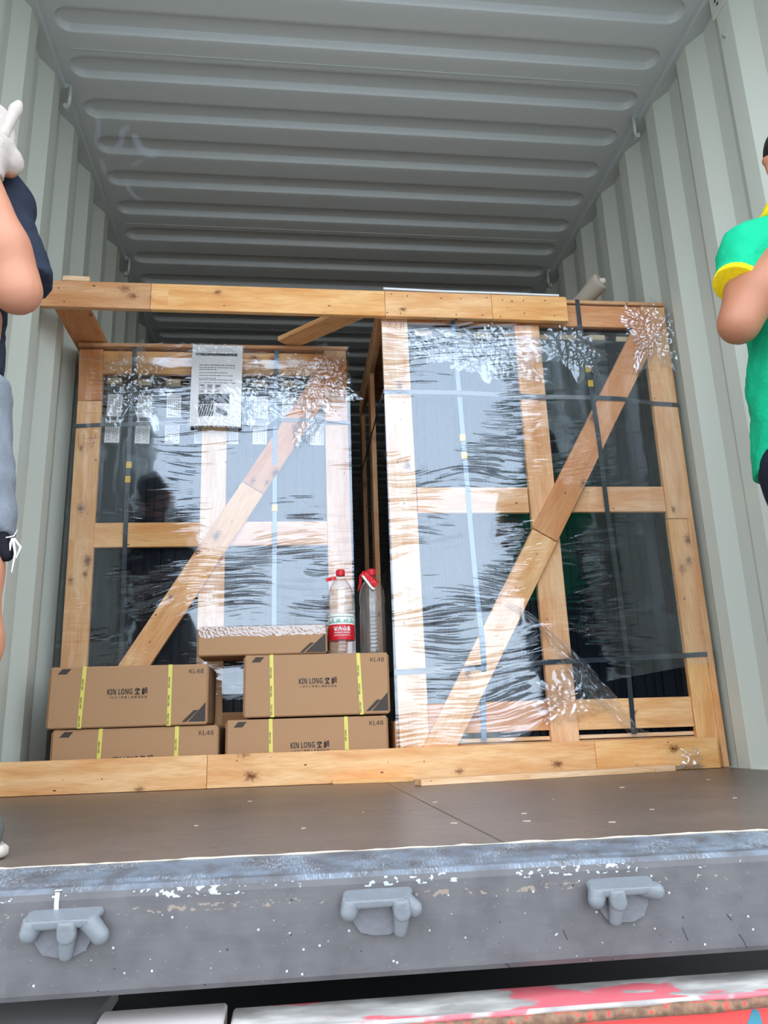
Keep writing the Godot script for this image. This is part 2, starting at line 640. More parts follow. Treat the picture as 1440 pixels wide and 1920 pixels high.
	for k in 5:
		for q in [0.0, 0.02]: zs.append(k * PITCH + q)
		for i in 35: zs.append(k * PITCH + 0.0345 + i * 0.003)
		zs.append(k * PITCH + 0.16)
	zs.append(L)
	var nz := zs.size() - 1
	st = begin()
	for j in nz + 1:
		for x in xs:
			st.add_vertex(Vector3(x, roof_height(x, -zs[j]), -zs[j]))
	var cols := xs.size()
	for j in nz:
		for i in cols - 1:
			var a := j * cols + i
			var b := a + cols
			for q in [a, a + 1, b, a + 1, b + 1, b]: st.add_index(q)
	st.generate_normals()
	var roof := st.commit()
	for k in range(-1, 11):
		var o := place("roof_panel", roof, M.roof, ce)
		o.position = Vector3(0, 2.605 - 0.0006 * (k % 2), -0.748 - L * k)
		if k > -1:
			var weld := begin()
			tube(weld, [Vector3(-1.1, 2.6045, -0.748 - L * k), Vector3(1.1, 2.6045, -0.748 - L * k)], [0.0018, 0.0018], 6)
			place("weld_seam", weld, M.rail, ce)
	# outer roof sheet so that the roof is closed and thick
	bx("roof_skin", Vector3(-1.2, 2.66, -11.4), Vector3(1.2, 2.68, 0.6), M.dark_steel, ce)
	# top rails with lashing rings
	for s in [-1.0, 1.0]:
		var tr := struct_("trim_2" if s < 0 else "trim_3")
		tr.set_meta("label", "%s top rail of the container with lashing rings" % ("left" if s < 0 else "right"))
		var a := Vector3(s * 1.145, 2.572, -11.3)
		var b := Vector3(s * 1.215, 2.665, 0.6)
		bx("rail", a.min(b), a.max(b), M.rail, tr, 0.006)
		for k in 5:
			ring(tr, s, -0.90 - k * 1.15, 2.55 if s > 0 else 2.535)
	var wb := struct_("wall_back")
	bx("end_panel", Vector3(-1.22, -0.02, -11.42), Vector3(1.22, 2.68, -11.36), M.steel, wb)
	var fr := struct_("trim_4")
	bx("header", Vector3(-1.22, 2.575, 0.57), Vector3(1.22, 2.70, 0.66), M.steel, fr, 0.006)
	for s in [-1.0, 1.0]:
		var a := Vector3(s * 1.165, -0.13, 0.565)
		var b := Vector3(s * 1.24, 2.6, 0.66)
		bx("corner_post", a.min(b), a.max(b), M.steel, fr, 0.006)

func roof_height(x: float, z: float) -> float:
	# recess between a far slope at z0 and a near slope 0.085 nearer; z runs 0 .. -L; far slopes stand 0.045 before the seam's next
	var local := fposmod(-z - 0.085, PITCH)          # 0 at the recess centre line
	local = minf(local, PITCH - local)
	if -z < 0.0 or -z > PITCH * 5: local = 1.0
	var half := Vector2(1.108, 0.043)
	var rad := 0.04
	var q := Vector2(absf(x), local) - half + Vector2(rad, rad)
	var d := Vector2(maxf(q.x, 0), maxf(q.y, 0)).length() + minf(maxf(q.x, q.y), 0.0) - rad
	var t := clampf((0.006 - d) / 0.012, 0.0, 1.0)
	return 0.026 * (t * t * (3.0 - 2.0 * t) * 0.5 + t * 0.5)

func ring(parent: Node, s: float, z: float, y: float) -> void:
	var st := begin()
	var pts := []
	var rad := []
	for i in 13:
		var a := -0.5 * PI + PI * i / 12.0 * 1.0
		pts.append(Vector3(s * (1.135 - 0.012 * cos(a)), y + 0.045 * sin(a), z + 0.024 * cos(a) - 0.01))
		rad.append(0.008)
	tube(st, pts, rad, 8)
	var o := place("lashing_ring", st, M.hardware, parent)
	var cl := begin()
	cbox(cl, Transform3D(Basis(), Vector3(s * 1.142, y + 0.045, z - 0.012)), Vector3(0.022, 0.022, 0.03), 0.005)
	cbox(cl, Transform3D(Basis(), Vector3(s * 1.142, y - 0.045, z - 0.012)), Vector3(0.022, 0.022, 0.03), 0.005)
	place("ring_bracket", cl, M.rail, o)

func lug(parent: Node, x: float, y: float, tab: float, lean: float) -> void:
	var m: StandardMaterial3D = M.lug
	var z := 0.6635
	var o := Node3D.new()
	o.name = "lock_keeper"
	o.position = Vector3(x, y, z)
	parent.add_child(o, true)
	# rounded base welded to the sill, a thick cap plate over it, a hanging tab and a cheek at either end
	var st := begin()
	extrude(PackedVector2Array([Vector2(-0.033, 0.006), Vector2(-0.032, -0.020), Vector2(-0.022, -0.034), Vector2(-0.006, -0.038), Vector2(0.012, -0.038), Vector2(0.026, -0.032), Vector2(0.033, -0.018), Vector2(0.035, 0.006)]), 0.007, Transform3D(), st)
	place("base_plate", st, M.lug_dark, o)
	var cap := flesh([
		[Vector3(-0.035, 0.005, 0.002), Vector3(0.035, 0.007, 0.002), 0.008, 0.008],
		[Vector3(-0.031, 0.003, 0.013), Vector3(0.031, 0.005, 0.013), 0.0075, 0.0075],
		[Vector3(-0.026, 0.000, 0.021), Vector3(0.024, 0.001, 0.021), 0.006, 0.006]], 0.0024, 0.008, [[Vector3(0, 1, 0.35).normalized(), Vector3(0, 0.0105, 0.004)], [Vector3(0, -0.2, 1).normalized(), Vector3(0, 0, 0.0245)]])
	place("cap_plate", cap, m, o)
	var lumps := [
		[Vector3(-0.032, 0.001, 0.012), Vector3(-0.036, -0.010, 0.014), 0.0125, 0.0105],
		[Vector3(tab, 0.000, 0.018), Vector3(tab + 0.001, -0.012, 0.020), 0.0115, 0.0110],
		[Vector3(tab + 0.001, -0.012, 0.017), Vector3(tab - 0.001, -0.034, 0.010), 0.0105, 0.0080],
		[Vector3(0.026, 0.002, 0.012), Vector3(0.042, -0.004 - 0.04 * maxf(lean, 0.0), 0.013), 0.0120, 0.0105]]
	for q in lumps:
		place("cheek", flesh([q], 0.0022, 0.003, [[Vector3(0, -0.15, 1).normalized(), Vector3(0, -0.01, 0.0275)], [Vector3(0, 1, 0.35).normalized(), Vector3(0, 0.0098, 0.004)]]), m, o)

func sealant() -> SurfaceTool:
	var st := begin()
	var pts := []
	var rad := []
	var nz := noise(14.0, 3, 4)
	for i in 161:
		var x := -1.17 + i * 2.34 / 160
		pts.append(Vector3(x, 0.0004, 0.5735 + nz.get_noise_2d(x, 0.0) * 0.004))
		rad.append(0.0016 + nz.get_noise_2d(x * 1.5, 3.0) * 0.0022)
	tube(st, pts, rad, 6)
	return st

func floor_image() -> ImageTexture:
	var im := Image.create(1024, 1024, false, Image.FORMAT_RGB8)
	var a := noise(0.004, 4, 61)
	var b := noise(0.05, 2, 62)
	var w := noise(0.012, 2, 63)
	for y in 1024:
		for x in 1024:
			var t := a.get_noise_2d(x, y) * 0.5 + 0.5
			var s := sin((y + w.get_noise_2d(x, y) * 60.0) * 0.45 + x * 0.06)
			var g := maxf(0.0, b.get_noise_2d(x * 0.2, y * 2.0)) * 0.5 + s * s * s * 0.05
			im.set_pixel(x, y, Color(0.37, 0.315, 0.285).lerp(Color(0.43, 0.375, 0.345), clampf(t, 0, 1)).lerp(Color(0.50, 0.46, 0.43), clampf(g * t * 0.8, 0.0, 0.4)))
	var r := RandomNumberGenerator.new()
	r.seed = 5
	for i in 60:
		var x := r.randi_range(0, 990)
		var y := r.randi_range(0, 1015)
		im.fill_rect(Rect2i(x, y, r.randi_range(2, 5), r.randi_range(2, 14)), Color(0.13, 0.10, 0.09) if i % 2 else Color(0.55, 0.46, 0.38))
	return ImageTexture.create_from_image(im)

func sill_image() -> ImageTexture:
	# v: 0 at the plywood edge, about 0.3 at the lip, then the front face
	var w := 2048
	var h := 512
	var im := Image.create(w, h, false, Image.FORMAT_RGB8)
	var a := noise(0.01, 4, 71)
	var b := noise(0.12, 3, 72)
	for y in h:
		var v := float(y) / h
		for x in w:
			var c := Color(0.345, 0.335, 0.34)
			if v < 0.30: c = Color(0.40, 0.43, 0.47)
			c = c.lerp(Color(0.30, 0.29, 0.295), clampf(a.get_noise_2d(x, y) + 0.3, 0.0, 1.0))
			if v < 0.30:
				var g := b.get_noise_2d(x * 2.0, y * 0.35) + a.get_noise_2d(x * 0.6, y + 300.0) * 0.8
				c = c.lerp(Color(0.66, 0.69, 0.72), clampf((g - 0.16) * 1.0, 0.0, 0.5))
			elif v < 0.40:
				var patch := a.get_noise_2d(x * 0.45, 700.0) + 0.5 * a.get_noise_2d(x * 2.0, 900.0)
				var grit := b.get_noise_2d(x * 0.35, y * 0.5)
				if v < 0.335 and grit + patch * 0.7 > 0.52: c = Color(0.66, 0.69, 0.71)
				elif v > 0.36 and v < 0.385 and grit * 1.2 + patch * 0.5 > 0.42: c = Color(0.50, 0.45, 0.40)
			im.set_pixel(x, y, c)
	var r := RandomNumberGenerator.new()
	r.seed = 9
	for i in 700:
		var x := r.randi_range(0, w - 6)
		var y := r.randi_range(175, h - 6)
		var s := 1 if r.randf() < 0.7 else r.randi_range(2, 4)
		im.fill_rect(Rect2i(x, y, s, s), Color(0.72, 0.72, 0.71) if i % 5 else Color(0.16, 0.16, 0.17))
	for i in 9:
		var p := Vector2(r.randf_range(900, 1500), r.randf_range(220, 420))
		var d := Vector2.from_angle(r.randf_range(0.3, 2.4))
		for k in r.randi_range(8, 40):
			d = d.rotated(r.randf_range(-0.15, 0.15))
			p += d
			if p.x < w - 3 and p.y < h - 3 and p.y > 180: im.fill_rect(Rect2i(int(p.x), int(p.y), 2, 2), Color(0.12, 0.12, 0.13))
	return ImageTexture.create_from_image(im)

func yard_and_truck() -> void:
	var g := struct_("ground")
	bx("concrete", Vector3(-40, -1.7, -30), Vector3(40, -1.5, 60), mat(rgb8(150, 148, 145), 0.9), g)
	var t := thing("truck_bed", "worn red and grey truck bed under the container's rear sill", "truck", Vector3(0, -0.16, 0))
	var grey := mat(Color(1, 1, 1), 0.7)
	grey.albedo_texture = ledge_image()
	var st := begin()
	uv_off = Vector2(0.5, 0.0)
	cbox(st, Transform3D(Basis(), Vector3(0.44, -0.012, 0.658)), Vector3(1.60, 0.02, 0.084), 0.003, Vector2(1.6, 0.2))
	place("ledge", st, grey, t)
	var rust := mat(rgb8(120, 92, 74), 0.85)
	rust.albedo_texture = rust_image()
	rust.albedo_color = Color(1, 1, 1)
	var rp := []
	var rr := []
	for i in 41:
		rp.append(Vector3(-0.36 + i * 1.6 / 40, -0.012 + rng.randf_range(-0.0008, 0.0008), 0.703))
		rr.append(0.0065 + rng.randf_range(-0.0007, 0.0007))
	st = begin()
	tube(st, rp, rr, 8)
	rust.uv1_triplanar = true
	rust.uv1_scale = Vector3(6, 6, 6)
	place("rusty_rail", st, rust, t)
	var red := mat(rgb8(214, 62, 56), 0.55)
	var panel := bx("side_panel", Vector3(-0.36, -0.42, 0.66), Vector3(-0.005, -0.014, 0.699), red, t, 0.003)
	panel.set_meta("label", "red side panel")
	var p2 := bx("side_panel", Vector3(-0.003, -0.42, 0.66), Vector3(1.24, -0.014, 0.699), red, t, 0.003)
	# blue brush lettering on the red side
	var teal := mat(rgb8(52, 120, 138), 0.6)
	for q in [[0.100, [[0, -0.08], [0.0, -0.026], [0.008, -0.008], [0.02, -0.006], [0.027, -0.022], [0.034, -0.006], [0.05, -0.008], [0.062, -0.04], [0.064, -0.08]]], [0.228, [[0, -0.08], [0.006, -0.03], [0.016, -0.012], [0.026, 0.004], [0.033, 0.0], [0.037, -0.03], [0.046, -0.08]]], [0.022, [[0, -0.08], [0.0, -0.023], [0.025, -0.022], [0.027, -0.08]]]]:
		var poly := PackedVector2Array()
		for v in q[1]: poly.append(Vector2(q[0] + v[0], v[1] - 0.022))
		st = begin()
		extrude(poly, 0.0006, Transform3D(Basis(), Vector3(0, 0, 0.6988)), st)
		place("painted_lettering", st, teal, p2)
	var blk := bx("end_block", Vector3(-0.515, -0.05, 0.60), Vector3(-0.368, 0.0, 0.712), mat(rgb8(190, 180, 176), 0.7), t, 0.003)
	bx("red_stripe", Vector3(-0.514, -0.020, 0.711), Vector3(-0.369, -0.006, 0.7135), mat(rgb8(206, 74, 84), 0.6), blk, 0.0005)
	bx("frame_member", Vector3(-1.24, -0.30, 0.30), Vector3(1.24, -0.03, 0.58), M.dark_steel, t)
	bx("deck", Vector3(-1.24, -0.10, -11.0), Vector3(1.24, -0.04, 0.3), M.dark_steel, t)
	bx("deck_edge", Vector3(-1.24, -0.06, 0.45), Vector3(-0.526, -0.012, 0.66), mat(rgb8(150, 148, 146), 0.8), t)

func ledge_image() -> ImageTexture:
	var im := Image.create(1024, 128, false, Image.FORMAT_RGB8)
	var a := noise(0.006, 4, 81)
	var b := noise(0.03, 4, 82)
	for y in 128:
		for x in 1024:
			var c := Color(0.56, 0.54, 0.52).lerp(Color(0.78, 0.76, 0.73), clampf(b.get_noise_2d(x * 0.5, y) + 0.4, 0, 1))
			var p := a.get_noise_2d(x, y * 2.0 + 50.0) + b.get_noise_2d(x, y) * 0.2
			if p > 0.14: c = c.lerp(Color(0.84, 0.34, 0.38), clampf((p - 0.14) * 9.0, 0, 0.85))
			im.set_pixel(x, y, c)
	return ImageTexture.create_from_image(im)

func rust_image() -> ImageTexture:
	var im := Image.create(256, 256, false, Image.FORMAT_RGB8)
	var a := noise(0.03, 4, 91)
	for y in 256:
		for x in 256:
			var t := a.get_noise_2d(x, y)
			var c := Color(0.38, 0.27, 0.21).lerp(Color(0.60, 0.47, 0.36), clampf(t + 0.5, 0, 1))
			if t > 0.32: c = Color(0.76, 0.25, 0.22)
			im.set_pixel(x, y, c)
	return ImageTexture.create_from_image(im)

# ------------------------------------------------------------------ crates
func pane(called: String, parent: Node, m: Material, x0: float, x1: float, ytop: float, low: Callable, z: float, s: int, amp: float, nx: int, ny: int, calm: Array = []) -> MeshInstance3D:
	# stretch film: taut, drawn into long sideways wrinkles, calm where the wrap lies flat
	var streak := noise(1.0, 2, s)
	var area := noise(1.0, 2, s + 1)
	var warp := noise(1.0, 2, s + 2)
	var st := sheet(nx, ny, func(u: float, v: float) -> Vector3:
		var x: float = lerpf(x0, x1, u)
		var yl: float = low.call(x)
		var y: float = lerpf(yl, ytop, v)
		var q := y + warp.get_noise_2d(x * 1.4, y * 2.2) * 0.05 - x * 0.05
		var a := clampf(area.get_noise_2d(x * 2.2, y * 3.6) * 1.8 + 0.42, 0.0, 1.0)
		for c in calm:
			var d := Vector2((x - c[0]) / c[2], (y - c[1]) / c[3]).length_squared()
			a *= 1.0 - c[4] * exp(-d)
		var n1 := streak.get_noise_2d(x * 3.0 + q * 2.0, q * 40.0)
		var n2 := streak.get_noise_2d(x * 6.0 + 30.0, q * 105.0)
		var h := maxf(n1 + a * 0.25 - 0.22, 0.0) + 0.30 * maxf(n2 + a * 0.2 - 0.2, 0.0)
		return Vector3(x, y, z + amp * a * h + 0.0006 * warp.get_noise_2d(x * 6.0, y * 6.0)))
	return place(called, st, m, parent)

func bunch(called: String, parent: Node, m: Material, c: Vector2, half: Vector2, z: float, s: int, amp: float, turn := 0.0) -> MeshInstance3D:
	# crumpled, gathered film with an uneven outline
	var n1 := noise(1.0, 3, s, true)
	var n2 := noise(1.0, 2, s + 5)
	var rim := noise(1.0, 2, s + 9)
	var nx := int(half.x * 2 / 0.0042)
	var ny := int(half.y * 2 / 0.0042)
	var st := sheet(nx, ny, func(u: float, v: float) -> Vector3:
		var p := Vector2(u * 2 - 1, v * 2 - 1)
		var r1 := maxf(absf(p.x), absf(p.y))
		var ang := p.angle()
		var e := lerpf(1.0, r1 / maxf(p.length(), 0.001), 0.6) * (1.0 + 0.5 * r1 * rim.get_noise_2d(cos(ang) * 1.6, sin(ang) * 1.6) + 0.12 * r1 * rim.get_noise_2d(cos(ang) * 9.0, sin(ang) * 9.0))
		p = (p * e * half).rotated(turn)
		var edge := clampf((1.0 - r1) * 3.0, 0.0, 1.0)
		var g := n1.get_noise_2d((c.x + p.x) * 22.0 + n2.get_noise_2d(p.x * 9, p.y * 9) * 2.0, (c.y + p.y) * 13.0) * 0.5 + 0.5
		var f := n2.get_noise_2d((c.x + p.x) * 46.0, (c.y + p.y) * 26.0)
		return Vector3(c.x + p.x, c.y + p.y, z + amp * (g * edge * 1.3 + 0.5 * f * (0.3 + edge) + 0.1)))
	return place(called, st, m, parent)

func lashing(crate: Node3D, pts: Array, side: Vector3, seals: Array, m: Material, printed := false, hide := []) -> void:
	var st := begin()
	band(st, pts, 0.017, side)
	var s := place("strap", st, m, crate)
	for at in seals:
		var q := begin()
		for k in [-1, 0, 1]:
			cbox(q, Transform3D(Basis(Vector3.BACK, 0.04), at + Vector3(0, k * 0.0085, 0.0026 + 0.0008 * absf(k))), Vector3(0.021, 0.0088, 0.003), 0.0008)
		cbox(q, Transform3D(Basis(), at + Vector3(0, 0, 0.0015)), Vector3(0.018, 0.028, 0.003), 0.0008)
		place("seal", q, M.brass, s)
	if printed:
		var p := begin()
		var y := 1.33
		while y > 1.02:
			for k in rng.randi_range(2, 5):
				var w := rng.randf_range(0.003, 0.008)
				face(p, [Vector3(-0.004, y, 0), Vector3(0.004, y, 0), Vector3(0.004 - rng.randf_range(0, 0.005), y - w * 0.5, 0), Vector3(-0.004, y - w * 0.5, 0)], Vector3.BACK)
				y -= w * 0.5 + 0.0016
			y -= 0.006
		var o := place("strap_print", p, M.strap_print, s)
		o.position = Vector3(pts[1].x, 0, pts[1].z + 0.001)

func unit_mesh(w: float, h: float) -> ArrayMesh:
	var poly := PackedVector2Array([Vector2(0, -0.008), Vector2(0.014, -0.008), Vector2(0.014, -0.002), Vector2(0.034, -0.002), Vector2(0.036, -0.008), Vector2(0.040, -0.008), Vector2(0.042, 0.0), Vector2(0.084, 0.0), Vector2(0.086, -0.007), Vector2(0.089, -0.007), Vector2(0.091, -0.003), Vector2(w, -0.003), Vector2(w, -0.85), Vector2(0, -0.85)])
	var st := begin()
	extrude(poly, h, Transform3D(Basis(Vector3.RIGHT, Vector3.BACK, Vector3.DOWN), Vector3(0, h, 0)), st)
	return st.commit()

func sticker_image() -> ImageTexture:
	var im := Image.create(96, 160, false, Image.FORMAT_RGB8)
	im.fill(Color(0.92, 0.92, 0.93))
	var r := RandomNumberGenerator.new()
	r.seed = 3
	for c in 6:
		var x := 12 + c * 13
		var y := 14
		while y < 140:
			var l := r.randi_range(4, 16)
			im.fill_rect(Rect2i(x, y, 4 if c != 1 else 6, mini(l, 146 - y)), Color(0.45, 0.45, 0.48))
			y += l + r.randi_range(3, 10)
			if r.randf() < 0.06: break
	return ImageTexture.create_from_image(im)

const ORD := ["first", "second", "third", "fourth", "fifth", "sixth", "seventh", "eighth"]

func crates() -> void:
	var sm := mat(Color(1, 1, 1), 0.6)
	sm.albedo_texture = sticker_image()
	M.sticker_print = sm
	tall_crate()
	short_crate()

func tall_crate() -> void:
	var c := thing("shipping_crate", "taller open timber crate on the right, film wrapped, marked 22#", "crate", Vector3(0.62, 0, -0.96))
	var O := c.position
	var P := func(x: float, y: float, z: float) -> Vector3: return Vector3(x, y, z) - O
	var zf := -0.965
	board("post", P.call(0.111, 0.0, zf), P.call(0.097, 1.735, zf), 0.098, 0.022, M.w_pale, c)
	board("post", P.call(0.618, 0.025, zf + 0.001), P.call(0.610, 1.64, zf + 0.001), 0.097, 0.022, M.w_pink, c)
	board("post", P.call(1.128, 0.87, zf), P.call(1.129, 1.735, zf), 0.098, 0.022, M.w_warm, c)
	board("post", P.call(1.118, 0.0, zf), P.call(1.115, 0.868, zf), 0.076, 0.022, M.w_gold, c)
	board("post", P.call(1.168, 0.0, zf), P.call(1.164, 0.87, zf), 0.022, 0.030, M.w_warm, c)
	board("rail", P.call(0.148, 1.688, zf - 0.004), P.call(1.08, 1.690, zf - 0.004), 0.092, 0.02, M.w_rust, c)
	board("rail", P.call(0.155, 0.940, zf - 0.004), P.call(0.561, 0.941, zf - 0.004), 0.095, 0.02, M.w_pink, c)
	board("rail", P.call(0.663, 0.944, zf - 0.004), P.call(1.078, 0.945, zf - 0.004), 0.096, 0.02, M.w_pink, c)
	board("rail", P.call(0.160, 0.187, zf - 0.004), P.call(0.569, 0.188, zf - 0.004), 0.098, 0.02, M.w_rust, c)
	board("rail", P.call(0.667, 0.186, zf - 0.004), P.call(1.078, 0.185, zf - 0.004), 0.100, 0.02, M.w_warm, c)
	# diagonal in two lengths, butted
	var d0 := Vector3(0.150, 0.03, -0.944)
	var d1 := Vector3(1.118, 1.683, -0.944)
	board("diagonal_brace", P.call(d0.x, d0.y, d0.z), P.call(lerpf(d0.x, d1.x, 0.467), lerpf(d0.y, d1.y, 0.467), d0.z), 0.098, 0.02, M.w_warm, c)
	board("diagonal_brace", P.call(lerpf(d0.x, d1.x, 0.469), lerpf(d0.y, d1.y, 0.469), d0.z), P.call(d1.x, d1.y, d0.z), 0.098, 0.02, M.w_rust, c)
	# lid edge and base layers
	bx("lid_board", P.call(0.046, 1.742, -1.93), P.call(1.182, 1.757, -0.955), M.w_dull, c)
	bx("base_layer", P.call(0.166, 0.107, -1.92), P.call(1.078, 0.120, -0.968), M.w_pale, c)
	bx("base_layer", P.call(0.166, 0.090, -1.92), P.call(1.078, 0.104, -0.964), M.w_dull, c)
	for x in [0.11, 0.62, 1.12]:
		bx("skid", P.call(x - 0.045, 0.0, -1.93), P.call(x + 0.045, 0.088, -0.978), M.w_dull, c)
	# far side frame and the boards down the sides
	for x in [0.058, 1.168]:
		board("side_post", P.call(x, 0.0, -1.90), P.call(x, 1.735, -1.90), 0.09, 0.02, M.w_dull, c, Vector3.RIGHT)
		board("side_post", P.call(x, 0.0, -1.46), P.call(x, 1.735, -1.46), 0.09, 0.02, M.w_dull, c, Vector3.RIGHT)
		board("side_rail", P.call(x, 1.69, -1.93), P.call(x, 1.69, -0.98), 0.09, 0.018, M.w_dull, c, Vector3.RIGHT)
		board("side_rail", P.call(x, 0.14, -1.93), P.call(x, 0.14, -0.98), 0.09, 0.018, M.w_dull, c, Vector3.RIGHT)
	var zs := -0.9285
	lashing(c, [P.call(0.046, 1.353, -1.9), P.call(0.046, 1.353, -0.952), P.call(0.052, 1.352, -0.952), P.call(0.326, 1.350, -0.945), P.call(0.644, 1.337, -0.942), P.call(0.848, 1.332, zs), P.call(0.94, 1.329, zs), P.call(1.076, 1.322, -0.951), P.call(1.182, 1.317, -0.951), P.call(1.183, 1.317, -1.9)], Vector3.UP, [], M.strap)
	lashing(c, [P.call(0.052, 0.341, -1.9), P.call(0.052, 0.341, -0.952), P.call(0.056, 0.341, -0.952), P.call(0.20, 0.345, -0.948), P.call(0.32, 0.348, zs), P.call(0.40, 0.351, -0.945), P.call(0.558, 0.362, -0.951), P.call(0.67, 0.364, -0.951), P.call(1.069, 0.374, -0.953), P.call(1.182, 0.378, -0.951), P.call(1.184, 0.378, -1.9)], Vector3.UP, [], M.strap)
	lashing(c, [P.call(0.322, 1.735, -0.955), P.call(0.322, 1.64, -0.955), P.call(0.329, 1.40, -0.956), P.call(0.339, 0.973, -0.955), P.call(0.341, 0.849, -0.956), P.call(0.346, 0.56, -0.94), P.call(0.350, 0.45, zs), P.call(0.351, 0.365, zs), P.call(0.345, 0.24, -0.953), P.call(0.340, 0.112, -0.955)], Vector3.RIGHT, [P.call(0.331, 1.175, -0.954), P.call(0.333, 1.107, -0.954)], M.strap_blue)
	lashing(c, [P.call(0.823, 1.757, -0.953), P.call(0.823, 1.64, -0.953), P.call(0.830, 1.46, -0.945), P.call(0.831, 1.36, zs), P.call(0.838, 1.16, zs), P.call(0.850, 0.892, -0.953), P.call(0.863, 0.621, -0.956), P.call(0.864, 0.354, -0.955), P.call(0.858, 0.118, -0.957)], Vector3.RIGHT, [P.call(0.83, 1.454, -0.942), P.call(0.831, 1.39, -0.934)], M.strap)
	var st := begin()
	for s in [[[0, 9], [5, 10], [7, 7], [0, 0], [7, 0]], [[11, 9], [16, 10], [18, 7], [11, 0], [18, 0]], [[22, 6], [31, 7]], [[22, 3], [31, 4]], [[25, 9], [24, 0]], [[29, 10], [28, 0]]]:
		var l := []
		for q in s: l.append(Vector2(0.068 + q[0] * 0.0022, 1.612 + q[1] * 0.0028))
		line2(st, l, 0.0014)
	var hw := place("handwritten_number", st, M.red_ink, c)
	hw.position = P.call(0, 0, -0.9535)
	# film
	var low := func(x: float) -> float:
		if x < 0.42: return 0.105
		if x < 0.72: return lerpf(0.105, 0.285, (x - 0.42) / 0.3)
		return lerpf(0.285, 0.352, (x - 0.72) / 0.46)
	var calm := [[1.0, 1.2, 0.16, 0.3, 0.8], [0.25, 1.22, 0.12, 0.08, 0.9], [0.22, 0.72, 0.12, 0.12, 0.7], [0.95, 0.75, 0.3, 0.3, 0.65]]
	pane("stretch_film", c, M.film, 0.046 - O.x, 1.184 - O.x, 1.60, func(x: float) -> float: return low.call(x + O.x), -0.9255 - O.z, 101, 0.011, 120, 760, [[1.0 - O.x, 1.2, 0.16, 0.3, 0.8], [0.25 - O.x, 1.22, 0.12, 0.08, 0.9], [0.22 - O.x, 0.72, 0.12, 0.12, 0.7], [0.95 - O.x, 0.75, 0.3, 0.3, 0.25]])
	pane("stretch_film", c, M.film_under, 0.046 - O.x, 1.184 - O.x, 1.735, func(x: float) -> float: return low.call(x + O.x) + 0.02 + 0.05 * sin(x * 7.0), -0.9315 - O.z, 207, 0.006, 100, 600, [[1.0 - O.x, 1.2, 0.2, 0.3, 0.9], [0.3 - O.x, 1.22, 0.2, 0.12, 0.9]])
	# side of the wrap along the gap
	var side := sheet(30, 200, func(u: float, v: float) -> Vector3:
		var n := sin(v * 210.0 + u * 9.0) * 0.0016 + sin(v * 91.0 - u * 21.0) * 0.002
		return P.call(0.044 + n, lerpf(0.2, 1.70, v), lerpf(-1.93, -0.93, u)))
	place("stretch_film", side, M.film_under, c)
	bunch("film_bunch", c, M.crumple, Vector2(1.105 - O.x, 1.60), Vector2(0.115, 0.135), -0.921 - O.z, 301, 0.016)
	bunch("film_bunch", c, M.crumple, Vector2(0.47 - O.x, 1.52), Vector2(0.20, 0.105), -0.938 - O.z, 305, 0.008, -0.12)
	bunch("film_bunch", c, M.crumple, Vector2(0.22 - O.x, 1.53), Vector2(0.09, 0.07), -0.940 - O.z, 309, 0.007)
	bunch("film_bunch", c, M.crumple, Vector2(0.78 - O.x, 1.54), Vector2(0.12, 0.10), -0.938 - O.z, 313, 0.008, -0.5)
	bunch("film_bunch", c, M.crumple, Vector2(0.63 - O.x, 0.235), Vector2(0.11, 0.08), -0.938 - O.z, 317, 0.009, 0.2)
	# gathered tail from the middle down to the lower right strap
	tail(c, [P.call(0.44, 0.56, -0.925), P.call(0.55, 0.49, -0.93), P.call(0.66, 0.36, -0.932), P.call(0.76, 0.24, -0.936), P.call(0.85, 0.13, -0.94), P.call(0.90, 0.11, -0.938)], [0.010, 0.014, 0.030, 0.034, 0.028, 0.012], 19)
	# glazing frames packed on edge
	for k in 8:
		var u := thing("glazing_frame", "dark navy glazing frame on edge, %s from the left inside the taller crate" % ORD[k], "window frame", Vector3(0.160 + k * 0.1145, 0.121, -0.988 - 0.004 * ((k * 5) % 3)), "glazing frames in the taller crate")
		place("frame_edge", unit_mesh(0.113, 1.50), M.navy, u)
		bx("foam_pad", Vector3(0.02, 1.478, -0.002), Vector3(0.085, 1.50, 0.008), M.foam, u, 0.002)

func tail(c: Node3D, pts: Array, half: Array, s: int) -> void:
	var cv := Curve3D.new()
	for p in pts: cv.add_point(p)
	var n := noise(1.0, 3, s)
	var L := cv.get_baked_length()
	var st := sheet(28, 150, func(u: float, v: float) -> Vector3:
		var p := cv.sample_baked(v * L, true)
		var t := (cv.sample_baked(minf(v * L + 0.01, L)) - cv.sample_baked(maxf(v * L - 0.01, 0.0))).normalized()
		var w := Vector3(-t.y, t.x, 0)
		var f := v * (half.size() - 1)
		var h: float = lerpf(half[int(f)], half[mini(int(f) + 1, half.size() - 1)], f - int(f))
		var a := (u - 0.5) * 2.0
		return p + w * a * h * (1.0 + 0.3 * n.get_noise_2d(v * 6.0, 4.0)) + Vector3(0, 0, 0.010 * n.get_noise_2d(a * 3.5 + v, v * 8.0) + 0.006 * sin(a * 9.0 + v * 7.0)))
	place("film_tail", st, M.crumple, c)

